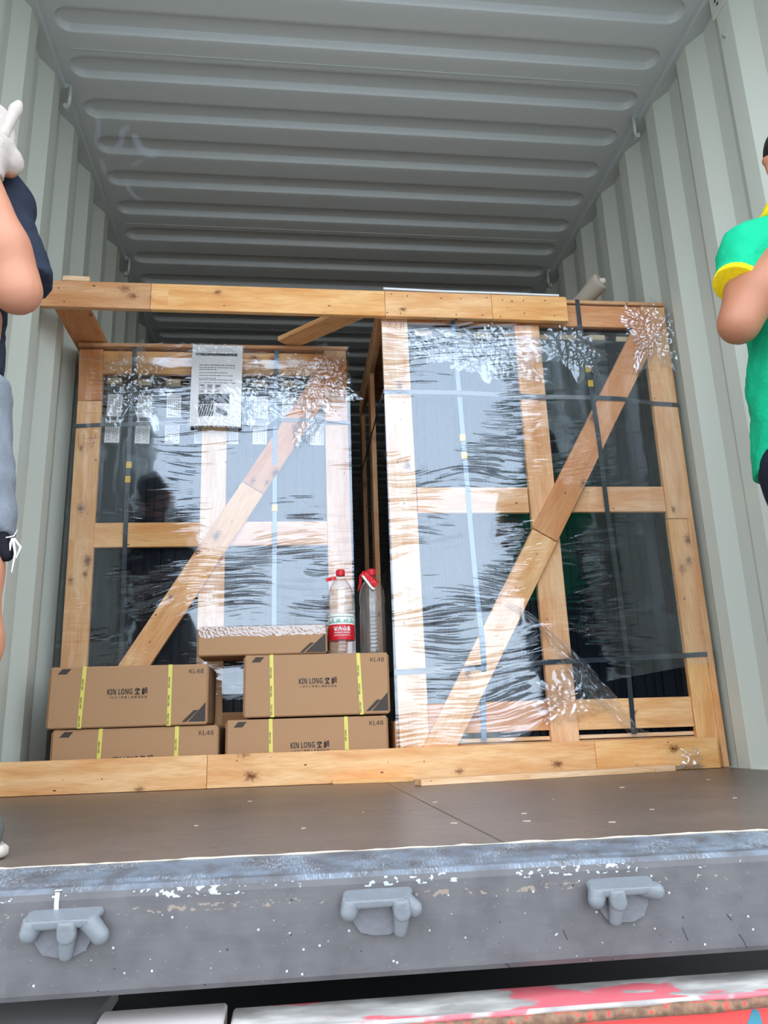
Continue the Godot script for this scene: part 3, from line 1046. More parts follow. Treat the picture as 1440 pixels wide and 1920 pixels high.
func short_crate() -> void:
	var c := thing("shipping_crate", "shorter open timber crate on the left, film wrapped, marked 11#", "crate", Vector3(-0.59, 0, -1.29))
	var O := c.position
	var P := func(x: float, y: float, z: float) -> Vector3: return Vector3(x, y, z) - O
	var zf := -1.291
	board("post", P.call(-1.060, 0.0, zf), P.call(-1.074, 1.44, zf), 0.092, 0.022, M.w_warm, c)
	board("post", P.call(-1.074, 1.442, zf), P.call(-1.082, 1.662, zf), 0.092, 0.022, M.w_rust, c)
	board("post", P.call(-0.583, 0.0, zf + 0.001), P.call(-0.592, 1.56, zf + 0.001), 0.096, 0.022, M.w_pale, c)
	board("post", P.call(-0.096, 0.0, zf), P.call(-0.110, 1.69, zf), 0.092, 0.022, M.w_pink, c)
	board("rail", P.call(-1.035, 1.610, zf - 0.004), P.call(-0.156, 1.618, zf - 0.004), 0.098, 0.02, M.w_gold, c)
	board("rail", P.call(-1.025, 0.898, zf - 0.004), P.call(-0.637, 0.900, zf - 0.004), 0.095, 0.02, M.w_gold, c)
	board("rail", P.call(-0.540, 0.901, zf - 0.004), P.call(-0.150, 0.903, zf - 0.004), 0.095, 0.02, M.w_pink, c)
	board("rail", P.call(-1.018, 0.19, zf - 0.004), P.call(-0.147, 0.19, zf - 0.004), 0.095, 0.02, M.w_dull, c)
	var d0 := Vector3(-1.09, 0.02, -1.27)
	var d1 := Vector3(-0.102, 1.622, -1.27)
	board("diagonal_brace", P.call(d0.x, d0.y, d0.z), P.call(lerpf(d0.x, d1.x, 0.66), lerpf(d0.y, d1.y, 0.66), d0.z), 0.096, 0.02, M.w_warm, c)
	board("diagonal_brace", P.call(lerpf(d0.x, d1.x, 0.662), lerpf(d0.y, d1.y, 0.662), d0.z), P.call(d1.x, d1.y, d0.z), 0.096, 0.02, M.w_rust, c)
	var st := begin()
	uv_off = Vector2(0.3, 0.2)
	cbox(st, Transform3D(Basis(Vector3.BACK, 0.009), P.call(-0.595, 1.684, -1.76)), Vector3(1.075, 0.015, 0.98), 0.002)
	place("lid_board", st, M.w_dull, c)
	bx("base_layer", P.call(-1.018, 0.092, -2.2), P.call(-0.148, 0.118, -1.296), M.w_dull, c)
	for x in [-1.06, -0.59, -0.10]:
		bx("skid", P.call(x - 0.045, 0.0, -2.22), P.call(x + 0.045, 0.09, -1.304), M.w_dull, c)
	for x in [-1.115, -0.066]:
		board("side_post", P.call(x, 0.0, -2.2), P.call(x, 1.665, -2.2), 0.09, 0.02, M.w_dull, c, Vector3.RIGHT)
		board("side_rail", P.call(x, 1.61, -2.23), P.call(x, 1.61, -1.305), 0.09, 0.018, M.w_dull, c, Vector3.RIGHT)
		board("side_rail", P.call(x, 0.14, -2.23), P.call(x, 0.14, -1.305), 0.09, 0.018, M.w_dull, c, Vector3.RIGHT)
	var zs := -1.258
	lashing(c, [P.call(-1.122, 1.331, -2.2), P.call(-1.122, 1.331, -1.278), P.call(-1.118, 1.332, -1.278), P.call(-1.03, 1.338, -1.278), P.call(-0.62, 1.352, -1.276), P.call(-0.40, 1.359, -1.272), P.call(-0.33, 1.360, zs), P.call(-0.20, 1.360, zs), P.call(-0.14, 1.359, -1.277), P.call(-0.055, 1.359, -1.277), P.call(-0.054, 1.359, -2.2)], Vector3.UP, [], M.strap)
	lashing(c, [P.call(-0.914, 1.693, -1.284), P.call(-0.914, 1.67, -1.28), P.call(-0.911, 1.563, -1.28), P.call(-0.916, 1.303, -1.284), P.call(-0.912, 1.044, -1.284), P.call(-0.910, 0.899, -1.28), P.call(-0.904, 0.637, -1.284), P.call(-0.901, 0.40, -1.284), P.call(-0.90, 0.15, -1.284)], Vector3.RIGHT, [P.call(-0.911, 1.175, -1.283), P.call(-0.912, 1.117, -1.283)], M.strap)
	lashing(c, [P.call(-0.347, 1.697, -1.284), P.call(-0.348, 1.655, -1.278), P.call(-0.350, 1.45, -1.274), P.call(-0.352, 1.332, zs), P.call(-0.353, 1.20, zs), P.call(-0.353, 0.994, -1.276), P.call(-0.353, 0.55, -1.284), P.call(-0.353, 0.15, -1.284)], Vector3.RIGHT, [P.call(-0.353, 1.0, -1.275)], M.strap_blue, true)
	st = begin()
	for s in [[[0, 10], [1, 0]], [[8, 10], [9, 0]], [[16, 7], [29, 8]], [[15, 3], [28, 4]], [[20, 10], [21, 0]], [[28, 11], [24, 0]]]:
		var l := []
		for q in s: l.append(Vector2(-1.106 + q[0] * 0.0023, 1.245 + q[1] * 0.0052))
		line2(st, l, 0.0016)
	var hw := place("handwritten_number", st, M.red_ink, c)
	hw.position = P.call(0, 0, -1.2795)
	pane("stretch_film", c, M.film, -1.124 - O.x, -0.052 - O.x, 1.62, func(x: float) -> float: return 0.3, -1.2555 - O.z, 131, 0.011, 116, 660, [[-0.95 - O.x, 1.10, 0.3, 0.22, 1.0], [-0.35 - O.x, 1.2, 0.35, 0.16, 0.95], [-0.3 - O.x, 1.08, 0.25, 0.12, 0.6]])
	pane("stretch_film", c, M.film_under, -1.124 - O.x, -0.052 - O.x, 1.69, func(x: float) -> float: return 0.28, -1.2615 - O.z, 237, 0.006, 100, 560, [[-0.95 - O.x, 1.10, 0.35, 0.3, 1.0], [-0.4 - O.x, 1.2, 0.5, 0.22, 0.95]])
	bunch("film_bunch", c, M.crumple, Vector2(-0.20 - O.x, 1.54), Vector2(0.15, 0.13), -1.2525 - O.z, 401, 0.012, 0.3)
	bunch("film_bunch", c, M.crumple, Vector2(-0.91 - O.x, 1.50), Vector2(0.13, 0.15), -1.266 - O.z, 405, 0.009)
	bunch("film_bunch", c, M.crumple, Vector2(-0.42 - O.x, 1.47), Vector2(0.10, 0.13), -1.264 - O.z, 409, 0.008)
	bunch("film_bunch", c, M.crumple, Vector2(-0.225 - O.x, 1.325), Vector2(0.045, 0.075), -1.2515 - O.z, 413, 0.010, -0.4)
	var lm := sheet(2, 2, func(u: float, v: float) -> Vector3: return Vector3((u - 0.5) * 0.057, (v - 0.5) * 0.095, 0)).commit()
	for k in 8:
		var u := thing("glazing_frame", "dark navy glazing frame with two white stickers, %s from the left inside the shorter crate" % ORD[k], "window frame", Vector3(-1.047 + k * 0.115, 0.119, -1.318 - 0.003 * ((k * 5) % 3)), "glazing frames in the shorter crate")
		place("frame_edge", unit_mesh(0.1135, 1.45), M.navy, u)
		bx("foam_pad", Vector3(0.026, 1.408, -0.002), Vector3(0.084, 1.436, 0.009), M.foam, u, 0.002)
		for y in [1.438, 1.327]:
			var o := place("sticker", lm, M.sticker_print, u)
			o.position = Vector3(0.060 - (1.438 - y) * 0.02, y - 0.119, 0.0008)
			o.rotation.z = rng.randf_range(-0.03, 0.03)

# ------------------------------------------------------------------ loose timber
func dunnage() -> void:
	var t := thing("timber_beam", "long horizontal timber beam nailed across the top of both crates", "beam", Vector3(-0.21, 1.69, -0.92))
	var seg := [[-1.170, -0.792, M.w_dull], [-0.791, 0.058, M.w_gold], [0.059, 0.466, M.w_warm], [0.467, 0.762, M.w_gold]]
	for s in seg: board("board_length", Vector3(s[0] + 0.21, 0.0 + s[0] * 0.0, 0), Vector3(s[1] + 0.21, 0.0, 0), 0.104, 0.022, s[2], t)
	t.rotation.z = -0.001
	var nails := begin()
	for x in [-1.1, -0.55, 0.08, 0.14, 0.30, 0.42, 0.52, 0.62, 0.70]:
		for y in [-0.032, 0.030]:
			var nx: float = x + 0.21 + rng.randf_range(-0.03, 0.03)
			var ny: float = y + rng.randf_range(-0.012, 0.012)
			tube(nails, [Vector3(nx, ny, 0.0105), Vector3(nx, ny, 0.0117)], [0.0028, 0.0024], 8)
	place("nail_heads", nails, M.dark_steel, t).set_meta("kind", "stuff")
	t = thing("timber_board", "long timber board lying on edge along the foot of the boxes and taller crate", "board", Vector3(-0.03, 0, -0.914))
	for s in [[-1.168, -0.549, M.w_warm], [-0.548, 0.697, M.w_warm], [0.698, 1.122, M.w_gold]]:
		board("board_length", Vector3(s[0] + 0.03, 0.0505, 0), Vector3(s[1] + 0.03, 0.0505, 0), 0.099, 0.022, s[2], t)
	t = thing("timber_plank", "short timber plank along the left wall from the top beam back to the shorter crate", "plank", Vector3(-1.09, 1.70, -1.1))
	board("plank_body", Vector3(-0.005, 0.003, 0.165), Vector3(0.0, 0.003, -0.42), 0.125, 0.02, M.w_rust, t, Vector3.UP)
	t = thing("timber_plank", "slanting timber plank between the shorter crate's top and the taller crate's corner", "plank", Vector3(-0.15, 1.7, -1.12))
	board("plank_body", Vector3(0.16, 0.011, 0.16), Vector3(-0.16, 0.011, -0.16), 0.095, 0.02, M.w_warm, t, Vector3.UP)
	t = thing("timber_offcut", "plank end resting upright behind the top beam on the wall side at left", "offcut", Vector3(-1.05, 1.762, -0.945))
	board("offcut_body", Vector3(-0.06, 0.008, 0), Vector3(0.035, 0.006, 0), 0.02, 0.02, M.w_pale, t)
	t = thing("floor_batten", "thin pale wooden batten lying on the floor before the taller crate", "batten", Vector3(0.5, 0, -0.79))
	board("batten_body", Vector3(-0.43, 0.009, 0.13), Vector3(0.43, 0.009, -0.075), 0.05, 0.018, M.w_pale, t, Vector3.UP)
	t = thing("floor_batten", "short wooden sliver under the middle of the bottom board", "batten", Vector3(-0.03, 0, -0.9))
	board("batten_body", Vector3(-0.13, 0.006, -0.01), Vector3(0.12, 0.006, 0.02), 0.06, 0.012, M.w_gold, t, Vector3.UP)
	t = thing("plank_offcut", "pointed timber offcut peeking above the top beam over the taller crate's left post", "offcut", Vector3(0.135, 1.758, -1.02))
	var st := begin()
	extrude(PackedVector2Array([Vector2(-0.055, 0), Vector2(0.055, 0), Vector2(0.004, 0.042)]), 0.02, Transform3D(), st)
	place("offcut_body", st, M.w_gold, t)
	t = thing("white_strip", "thin white strip lying on top of the beam above the taller crate", "strip", Vector3(0.39, 1.742, -0.92))
	st = begin()
	band(st, [Vector3(-0.335, 0.012, 0), Vector3(-0.1, 0.007, 0.001), Vector3(0.1, 0.008, 0), Vector3(0.345, 0.006, 0)], 0.018, Vector3.BACK, 0.008)
	place("strip_body", st, M.sticker, t)

# ------------------------------------------------------------------ cartons
func carton(label: String, at: Vector3, size: Vector3, straps: Array, logo: Vector2, turn := 0.0, printed := true) -> Node3D:
	var t := thing("cardboard_carton", label, "box", at, "brown hardware cartons")
	t.rotation.y = turn
	var st := begin()
	var zf := 0.0
	uv_off = Vector2.ZERO
	cbox(st, Transform3D(Basis(), Vector3(0, size.y * 0.5, -size.z * 0.5)), size, 0.004)
	place("carton_body", st, M.card, t)
	# lid flaps meeting on top and end flaps folded at both ends
	bx("lid_flap", Vector3(-size.x * 0.5 + 0.003, size.y - 0.001, -size.z + 0.004), Vector3(size.x * 0.5 - 0.003, size.y + 0.0015, -size.z * 0.5 - 0.001), M.card, t, 0.001)
	bx("lid_flap", Vector3(-size.x * 0.5 + 0.003, size.y - 0.001, -size.z * 0.5 + 0.001), Vector3(size.x * 0.5 - 0.003, size.y + 0.0015, -0.004), M.card, t, 0.001)
	for s in [-1, 1]:
		bx("end_flap", Vector3(s * size.x * 0.5 - 0.0035, 0.006, -size.z + 0.006), Vector3(s * size.x * 0.5 + 0.0035, size.y - 0.006, -0.004), M.card_edge, t, 0.001)
	if printed:
		var hx := size.x * 0.5
		for poly in [[Vector2(-hx + 0.022, size.y - 0.022), Vector2(-hx + 0.05, size.y - 0.022), Vector2(-hx + 0.064, size.y - 0.005), Vector2(-hx + 0.036, size.y - 0.005)], [Vector2(hx - 0.058, 0.010), Vector2(hx - 0.004, 0.010), Vector2(hx - 0.004, 0.070)], [Vector2(hx - 0.078, 0.010), Vector2(hx - 0.063, 0.010), Vector2(hx - 0.026, 0.046), Vector2(hx - 0.041, 0.046)]]:
			st = begin()
			extrude(PackedVector2Array(poly), 0.0004, Transform3D(), st)
			place("corner_print", st, M.card_print, t)
		var lt := text("company_lettering", "KIN LONG", 0.018, 0.078, M.ink, t, Vector3(logo.x - 0.025, logo.y, 0.0004))
		st = begin()
		strokes(st, "坚", Vector2(logo.x + 0.021, logo.y - 0.0095), Vector2(0.016, 0.019), 0.0026)
		strokes(st, "朗", Vector2(logo.x + 0.043, logo.y - 0.0095), Vector2(0.016, 0.019), 0.0026)
		place("company_characters", st, M.ink, t).position.z = 0.0005
		st = begin()
		var k := 0
		for g in "一切为了改善人类居住环境":
			strokes(st, g, Vector2(logo.x - 0.062 + k * 0.0104, logo.y - 0.0215), Vector2(0.0072, 0.0072), 0.0008)
			k += 1
		place("slogan_characters", st, M.ink, t).position.z = 0.0005
		text("code_lettering", "KL48", 0.0135, 0.046, M.ink, t, Vector3(hx - 0.036, size.y - 0.021, 0.0004), false)
	for s in straps:
		st = begin()
		var lean: float = s[1]
		band(st, [Vector3(s[0] + lean, size.y + 0.002, -size.z), Vector3(s[0], size.y + 0.002, -0.002), Vector3(s[0], size.y, 0.0012), Vector3(s[0] - lean, 0.0, 0.0012), Vector3(s[0] - lean, -0.0008, -size.z)], 0.0125, Vector3.RIGHT, 0.0008)
		var o := place("packing_strap", st, M.yellow_strap, t)
		for k in 3:
			var tx := text("strap_lettering", "KIN LONG", 0.0055, 0.034, M.ink, o, Vector3.ZERO)
			var f := 0.2 + k * 0.3
			tx.position = Vector3(s[0] - lean * f - 0.002, size.y * (1 - f) - 0.017, 0.0018)
			tx.rotation.z = PI / 2 - 0.0
	return t

func cartons() -> void:
	var z := -0.972
	carton("brown KL48 carton on the floor by the left wall, lower of the left stack", Vector3(-0.779, 0.0, z), Vector3(0.510, 0.188, 0.275), [[-0.108, 0.004], [0.127, 0.0]], Vector2(-0.005, 0.094))
	carton("brown KL48 carton on top of the left stack, below the tall crate post marked 11#", Vector3(-0.806, 0.1925, z + 0.006), Vector3(0.492, 0.190, 0.27), [[-0.141, 0.006], [0.127, -0.001]], Vector2(-0.003, 0.110))
	carton("brown KL48 carton on the floor beside the taller crate, lower of the right stack", Vector3(-0.2365, 0.0, z), Vector3(0.520, 0.202, 0.27), [[-0.120, -0.003], [0.124, -0.003]], Vector2(0.008, 0.119))
	carton("brown KL48 carton under the two water bottles, upper of the right stack", Vector3(-0.205, 0.209, z + 0.004), Vector3(0.474, 0.198, 0.27), [[-0.150, -0.004], [0.137, -0.008]], Vector2(0.004, 0.112), 0.0)
	var s := carton("small brown carton with shiny tape bridging the two stacks beside the bottles", Vector3(-0.384, 0.411, z - 0.008), Vector3(0.424, 0.094, 0.20), [], Vector2.ZERO, 0.0, false)
	s.rotation.z = 0.006
	var n := noise(1.0, 3, 77)
	var st := sheet(150, 24, func(u: float, v: float) -> Vector3:
		var x := (u - 0.5) * 0.42
		var w := v * 0.075 + 0.006 * n.get_noise_2d(x * 20.0, 9.0) * (1.0 if v < 0.02 else 0.0)
		var bump := 0.0012 + 0.0022 * n.get_noise_2d(x * 90.0, w * 130.0)
		return Vector3(x, 0.062 + w, bump) if w < 0.034 else Vector3(x, 0.0965 + absf(bump), -(w - 0.034)))
	place("clear_tape", st, M.clear_tape, s)
	for poly in [[Vector2(0.140, 0.004), Vector2(0.209, 0.004), Vector2(0.209, 0.066)], [Vector2(0.122, 0.004), Vector2(0.135, 0.004), Vector2(0.172, 0.036), Vector2(0.158, 0.036)]]:
		st = begin()
		extrude(PackedVector2Array(poly), 0.0004, Transform3D(), st)
		place("corner_print", st, M.card_print, s)

# ------------------------------------------------------------------ bottles
func bottle(label: String, at: Vector3, labelled: bool, turn: float) -> Node3D:
	var t := thing("water_bottle", label, "bottle", at)
	var R := 0.046
	var prof := [[0.0, 0.006], [0.026, 0.002], [0.036, 0.0], [0.043, 0.004], [R, 0.014]]
	var y := 0.02
	while y < 0.155:
		var smooth_zone := labelled and y > 0.05 and y < 0.135
		prof.append([R - (0.0 if smooth_zone else 0.0022 * (0.5 + 0.5 * cos((y - 0.02) / 0.013 * TAU))), y])
		y += 0.0026
	prof.append_array([[R - 0.003, 0.160], [R - 0.004, 0.166], [R - 0.002, 0.173], [R, 0.182], [0.0455, 0.20], [0.043, 0.222], [0.037, 0.242], [0.028, 0.256], [0.019, 0.266], [0.0165, 0.271], [0.0165, 0.274], [0.0195, 0.275], [0.0195, 0.278], [0.0142, 0.279], [0.0142, 0.292]])
	var pet := mat(Color(1, 1, 1, 0.07), 0.04)
	pet.transparency = BaseMaterial3D.TRANSPARENCY_ALPHA
	var body := lathe(prof, 40)
	place("bottle_body", body, M.pet, t)
	if true:
		var inner := [[0.0, 0.010], [0.034, 0.006], [R - 0.004, 0.016]]
		y = 0.03
		while y < 0.16:
			inner.append([R - 0.004 - 0.0012 * (0.5 + 0.5 * cos((y - 0.02) / 0.013 * TAU)), y])
			y += 0.0032
		inner.append_array([[R - 0.006, 0.166], [R - 0.003, 0.18], [0.041, 0.215], [0.034, 0.243], [0.024, 0.257], [0.014, 0.268]])
		place("inner_wall", lathe(inner, 40), M.pet, t)
	var st := begin()
	var cap := lathe([[0.0, 0.302], [0.0125, 0.302], [0.0148, 0.3005], [0.0155, 0.298], [0.0155, 0.284], [0.0158, 0.2835], [0.0158, 0.280], [0.0, 0.280]], 36)
	var cp := place("cap", cap, M.red_cap, t)
	for k in 36:
		cbox(st, Transform3D(Basis(Vector3.UP, TAU * k / 36), Vector3(sin(TAU * k / 36) * 0.0156, 0.2915, cos(TAU * k / 36) * 0.0156)), Vector3(0.0012, 0.012, 0.0012), 0.0003)
	place("cap_ribs", st, M.red_cap, cp).set_meta("kind", "stuff")
	t.rotation.y = turn
	return t

func bottles() -> void:
	M.pet = mat(Color(1, 1, 1, 0.02), 0.04)
	M.pet.transparency = BaseMaterial3D.TRANSPARENCY_ALPHA
	M.pet.normal_enabled = true
	M.pet.normal_texture = noise_tex(0.05, 3, 51, 2.0, 256)
	M.pet.normal_scale = 0.25
	M.pet.uv1_triplanar = true
	M.pet.uv1_scale = Vector3(12, 12, 12)
	M.red_cap = mat(rgb8(214, 24, 44), 0.35)
	M.red_label = mat(rgb8(210, 26, 40), 0.4)
	M.white_label = mat(rgb8(235, 238, 236), 0.4)
	var t := bottle("clear water bottle with red and white label, left of the two on the carton", Vector3(-0.116, 0.4085, -1.06), true, 0.0)
	var lab := lathe([[0.0466, 0.052], [0.0468, 0.054], [0.0468, 0.104]], 40)
	var red := place("label_band", lab, M.red_label, t)
	place("label_top", lathe([[0.0466, 0.104], [0.0466, 0.140]], 40), M.white_label, t)
	place("label_line", lathe([[0.0469, 0.1295], [0.0469, 0.1312]], 40), M.ink, t)
	# mountain picture: a soft teal ridge on the white band, wrapped round the bottle
	var st := begin()
	var wrap := func(x: float, y: float, r: float) -> Vector3: return Vector3(sin(x / r) * r, y, cos(x / r) * r)
	var ridge := noise(1.0, 3, 8)
	for i in 48:
		var xa := -0.055 + i * 0.11 / 48
		var xb := xa + 0.11 / 48
		var ya := 0.111 + 0.012 * absf(ridge.get_noise_1d(xa * 40.0)) * 2.0
		var yb := 0.111 + 0.012 * absf(ridge.get_noise_1d(xb * 40.0)) * 2.0
		face(st, [wrap.call(xa, 0.109, 0.0469), wrap.call(xb, 0.109, 0.0469), wrap.call(xb, yb, 0.0469), wrap.call(xa, ya, 0.0469)], wrap.call(xa, 0, 1.0 * 0.0469).normalized())
	place("label_picture", st, mat(rgb8(150, 190, 180), 0.5), t)
	var flat := begin()
	var k := 0
	for g in "农夫山泉":
		strokes(flat, g, Vector2(-0.030 + k * 0.0155, 0.082), Vector2(0.0135, 0.0145), 0.0024)
		k += 1
	curved(flat, "label_characters", M.sticker, t, 0.0471)
	for q in [["NONGFU SPRING", 0.0755, 0.0055, 0.058], ["DRINKING NATURAL WATER 1.5L", 0.0665, 0.0042, 0.058]]:
		var f := SystemFont.new()
		f.font_names = PackedStringArray(["Droid Sans"])
		f.font_weight = 700
		var tm := TextMesh.new()
		tm.text = q[0]
		tm.font = f
		tm.font_size = 48
		tm.depth = 0.0
		tm.pixel_size = 0.01
		tm.curve_step = 4.0
		var ab := tm.get_aabb()
		var a := tm.surface_get_arrays(0)
		var fl := begin()
		var vs: PackedVector3Array = a[Mesh.ARRAY_VERTEX]
		var ix: PackedInt32Array = a[Mesh.ARRAY_INDEX] if a[Mesh.ARRAY_INDEX] != null else PackedInt32Array(range(vs.size()))
		for i in ix:
			var v := vs[i]
			fl.set_normal(Vector3.BACK)
			fl.add_vertex(Vector3((v.x - ab.get_center().x) / ab.size.x * q[3], (v.y - ab.get_center().y) / ab.size.y * q[2] + q[1], 0))
		curved(fl, "label_lettering", M.sticker, t, 0.0471)
	# carrying tag on the neck
	var tag := sheet(24, 6, func(u: float, v: float) -> Vector3:
		var x := -0.016 - u * 0.036
		return Vector3(x, 0.272 - u * 0.006 + (v - 0.5) * 0.013, 0.004 + 0.003 * sin(u * 5.0)))
	place("carry_tag", tag, M.red_label, t)
	var b2 := bottle("clear unlabelled water bottle with torn red strip on its neck, beside the taller crate", Vector3(-0.006, 0.4085, -1.055), false, 0.7)
	b2.rotation.y = 0.0
	var n := noise(1.0, 2, 12)
	var rib := func(cv: Array, w: float, called: String, m: Material) -> void:
		var c3 := Curve3D.new()
		for p in cv: c3.add_point(p)
		var L := c3.get_baked_length()
		place(called, sheet(8, 40, func(u: float, v: float) -> Vector3:
			var p := c3.sample_baked(v * L, true)
			return p + Vector3(0.55 * (u - 0.5) * w, 0.8 * (u - 0.5) * w, 0.004 * n.get_noise_2d(u * 3.0, v * 7.0) + 0.003 * sin(u * 7.0))), m, b2)
	rib.call([Vector3(0.012, 0.236, 0.046), Vector3(-0.006, 0.258, 0.040), Vector3(-0.026, 0.280, 0.028), Vector3(-0.040, 0.283, 0.018)], 0.024, "torn_label", M.red_label)
	rib.call([Vector3(-0.040, 0.283, 0.018), Vector3(-0.040, 0.266, 0.014), Vector3(-0.043, 0.246, 0.014), Vector3(-0.047, 0.228, 0.010)], 0.022, "torn_label", M.red_label)
	rib.call([Vector3(-0.036, 0.274, 0.032), Vector3(-0.022, 0.252, 0.044), Vector3(-0.006, 0.228, 0.050), Vector3(0.004, 0.222, 0.0505)], 0.009, "torn_label_edge", M.white_label)
	rib.call([Vector3(0.002, 0.222, 0.0505), Vector3(0.010, 0.228, 0.050), Vector3(0.018, 0.236, 0.046)], 0.007, "torn_label_edge", M.white_label)

func curved(flat: SurfaceTool, called: String, m: Material, parent: Node, r: float) -> void:
	var src := flat.commit()
	var a := src.surface_get_arrays(0)
	var st := begin()
	var vs: PackedVector3Array = a[Mesh.ARRAY_VERTEX]
	var ix: PackedInt32Array = a[Mesh.ARRAY_INDEX] if a[Mesh.ARRAY_INDEX] != null else PackedInt32Array(range(vs.size()))
	for i in ix:
		var v := vs[i]
		st.set_normal(Vector3(sin(v.x / r), 0, cos(v.x / r)))
		st.add_vertex(Vector3(sin(v.x / r) * r, v.y, cos(v.x / r) * r))
	place(called, st, m, parent)

# ------------------------------------------------------------------ small things
func bag_image() -> ImageTexture:
	var w := 400
	var h := 680
	var im := Image.create(w, h, false, Image.FORMAT_RGB8)
	im.fill(Color(0.98, 0.98, 0.99))
	var r := RandomNumberGenerator.new()
	r.seed = 4
	var ink := Color(0.33, 0.33, 0.36)
	for row in 9:
		var y: int = [170, 192, 210, 238, 262, 286, 300, 324, 999][row]
		if y > 900: continue
		var x := 62
		var stop: int = [330, 330, 200, 270, 320, 190, 330, 335, 0][row]
		while x < stop:
			var l := r.randi_range(4, 16)
			im.fill_rect(Rect2i(x, y, l, 7 if row else 9), ink.lerp(Color(0.6, 0.6, 0.62), r.randf() * 0.6))
			x += l + r.randi_range(2, 6)
	im.fill_rect(Rect2i(30, 70, 330, 22), Color(0.28, 0.28, 0.30))
	for y in [28, 40, 52]:
		im.fill_rect(Rect2i(70 + y, y, 220, 3), Color(0.72, 0.72, 0.74))
	# care symbols: glass, arrows, umbrella
	for k in 3:
		im.fill_rect(Rect2i(64 + k * 62, 340, 50, 42), Color(0.78, 0.78, 0.80))
	for k in 12: im.fill_rect(Rect2i(76 + k, 346 + k, 26 - k * 2 if k < 11 else 4, 1), ink)
	im.fill_rect(Rect2i(76, 346, 26, 8), ink)
	im.fill_rect(Rect2i(87, 360, 4, 14), ink)
	for q in [138, 156]:
		im.fill_rect(Rect2i(q, 350, 5, 24), ink)
		im.fill_rect(Rect2i(q - 5, 350, 15, 5), ink)
	im.fill_rect(Rect2i(196, 352, 34, 9), ink)
	im.fill_rect(Rect2i(211, 358, 4, 16), ink)
	for k in 3: im.fill_rect(Rect2i(68 + k * 62, 390, 38, 5), Color(0.5, 0.5, 0.52))
	for k in 3: im.fill_rect(Rect2i(68 + k * 62, 402, 38, 7), Color(0.4, 0.4, 0.42))
	# four small grey pictures
	var n := noise(0.03, 3, 6)
	for q in [[64, 424, 120, 84], [188, 420, 118, 80], [66, 512, 118, 94], [188, 516, 122, 90]]:
		for y in q[3]:
			for x in q[2]:
				var g: float = 0.25 + 0.35 * n.get_noise_2d(x + q[0] * 3, y * 1.5 + q[1])
				if q[1] > 510 and q[0] < 100: g = 0.45 + 0.4 * sin(x * 0.32 + y * 0.09)
				if q[1] > 510 and q[0] > 100:
					g = 0.9
					var d := absf(y - 26 - x * 0.42)
					if d < 22 and x > 14 and x < 104: g = 0.22 if int(x + y) % 11 > 2 else 0.6
				im.set_pixel(q[0] + x, q[1] + y, Color(g, g, g * 1.03))
	return ImageTexture.create_from_image(im)

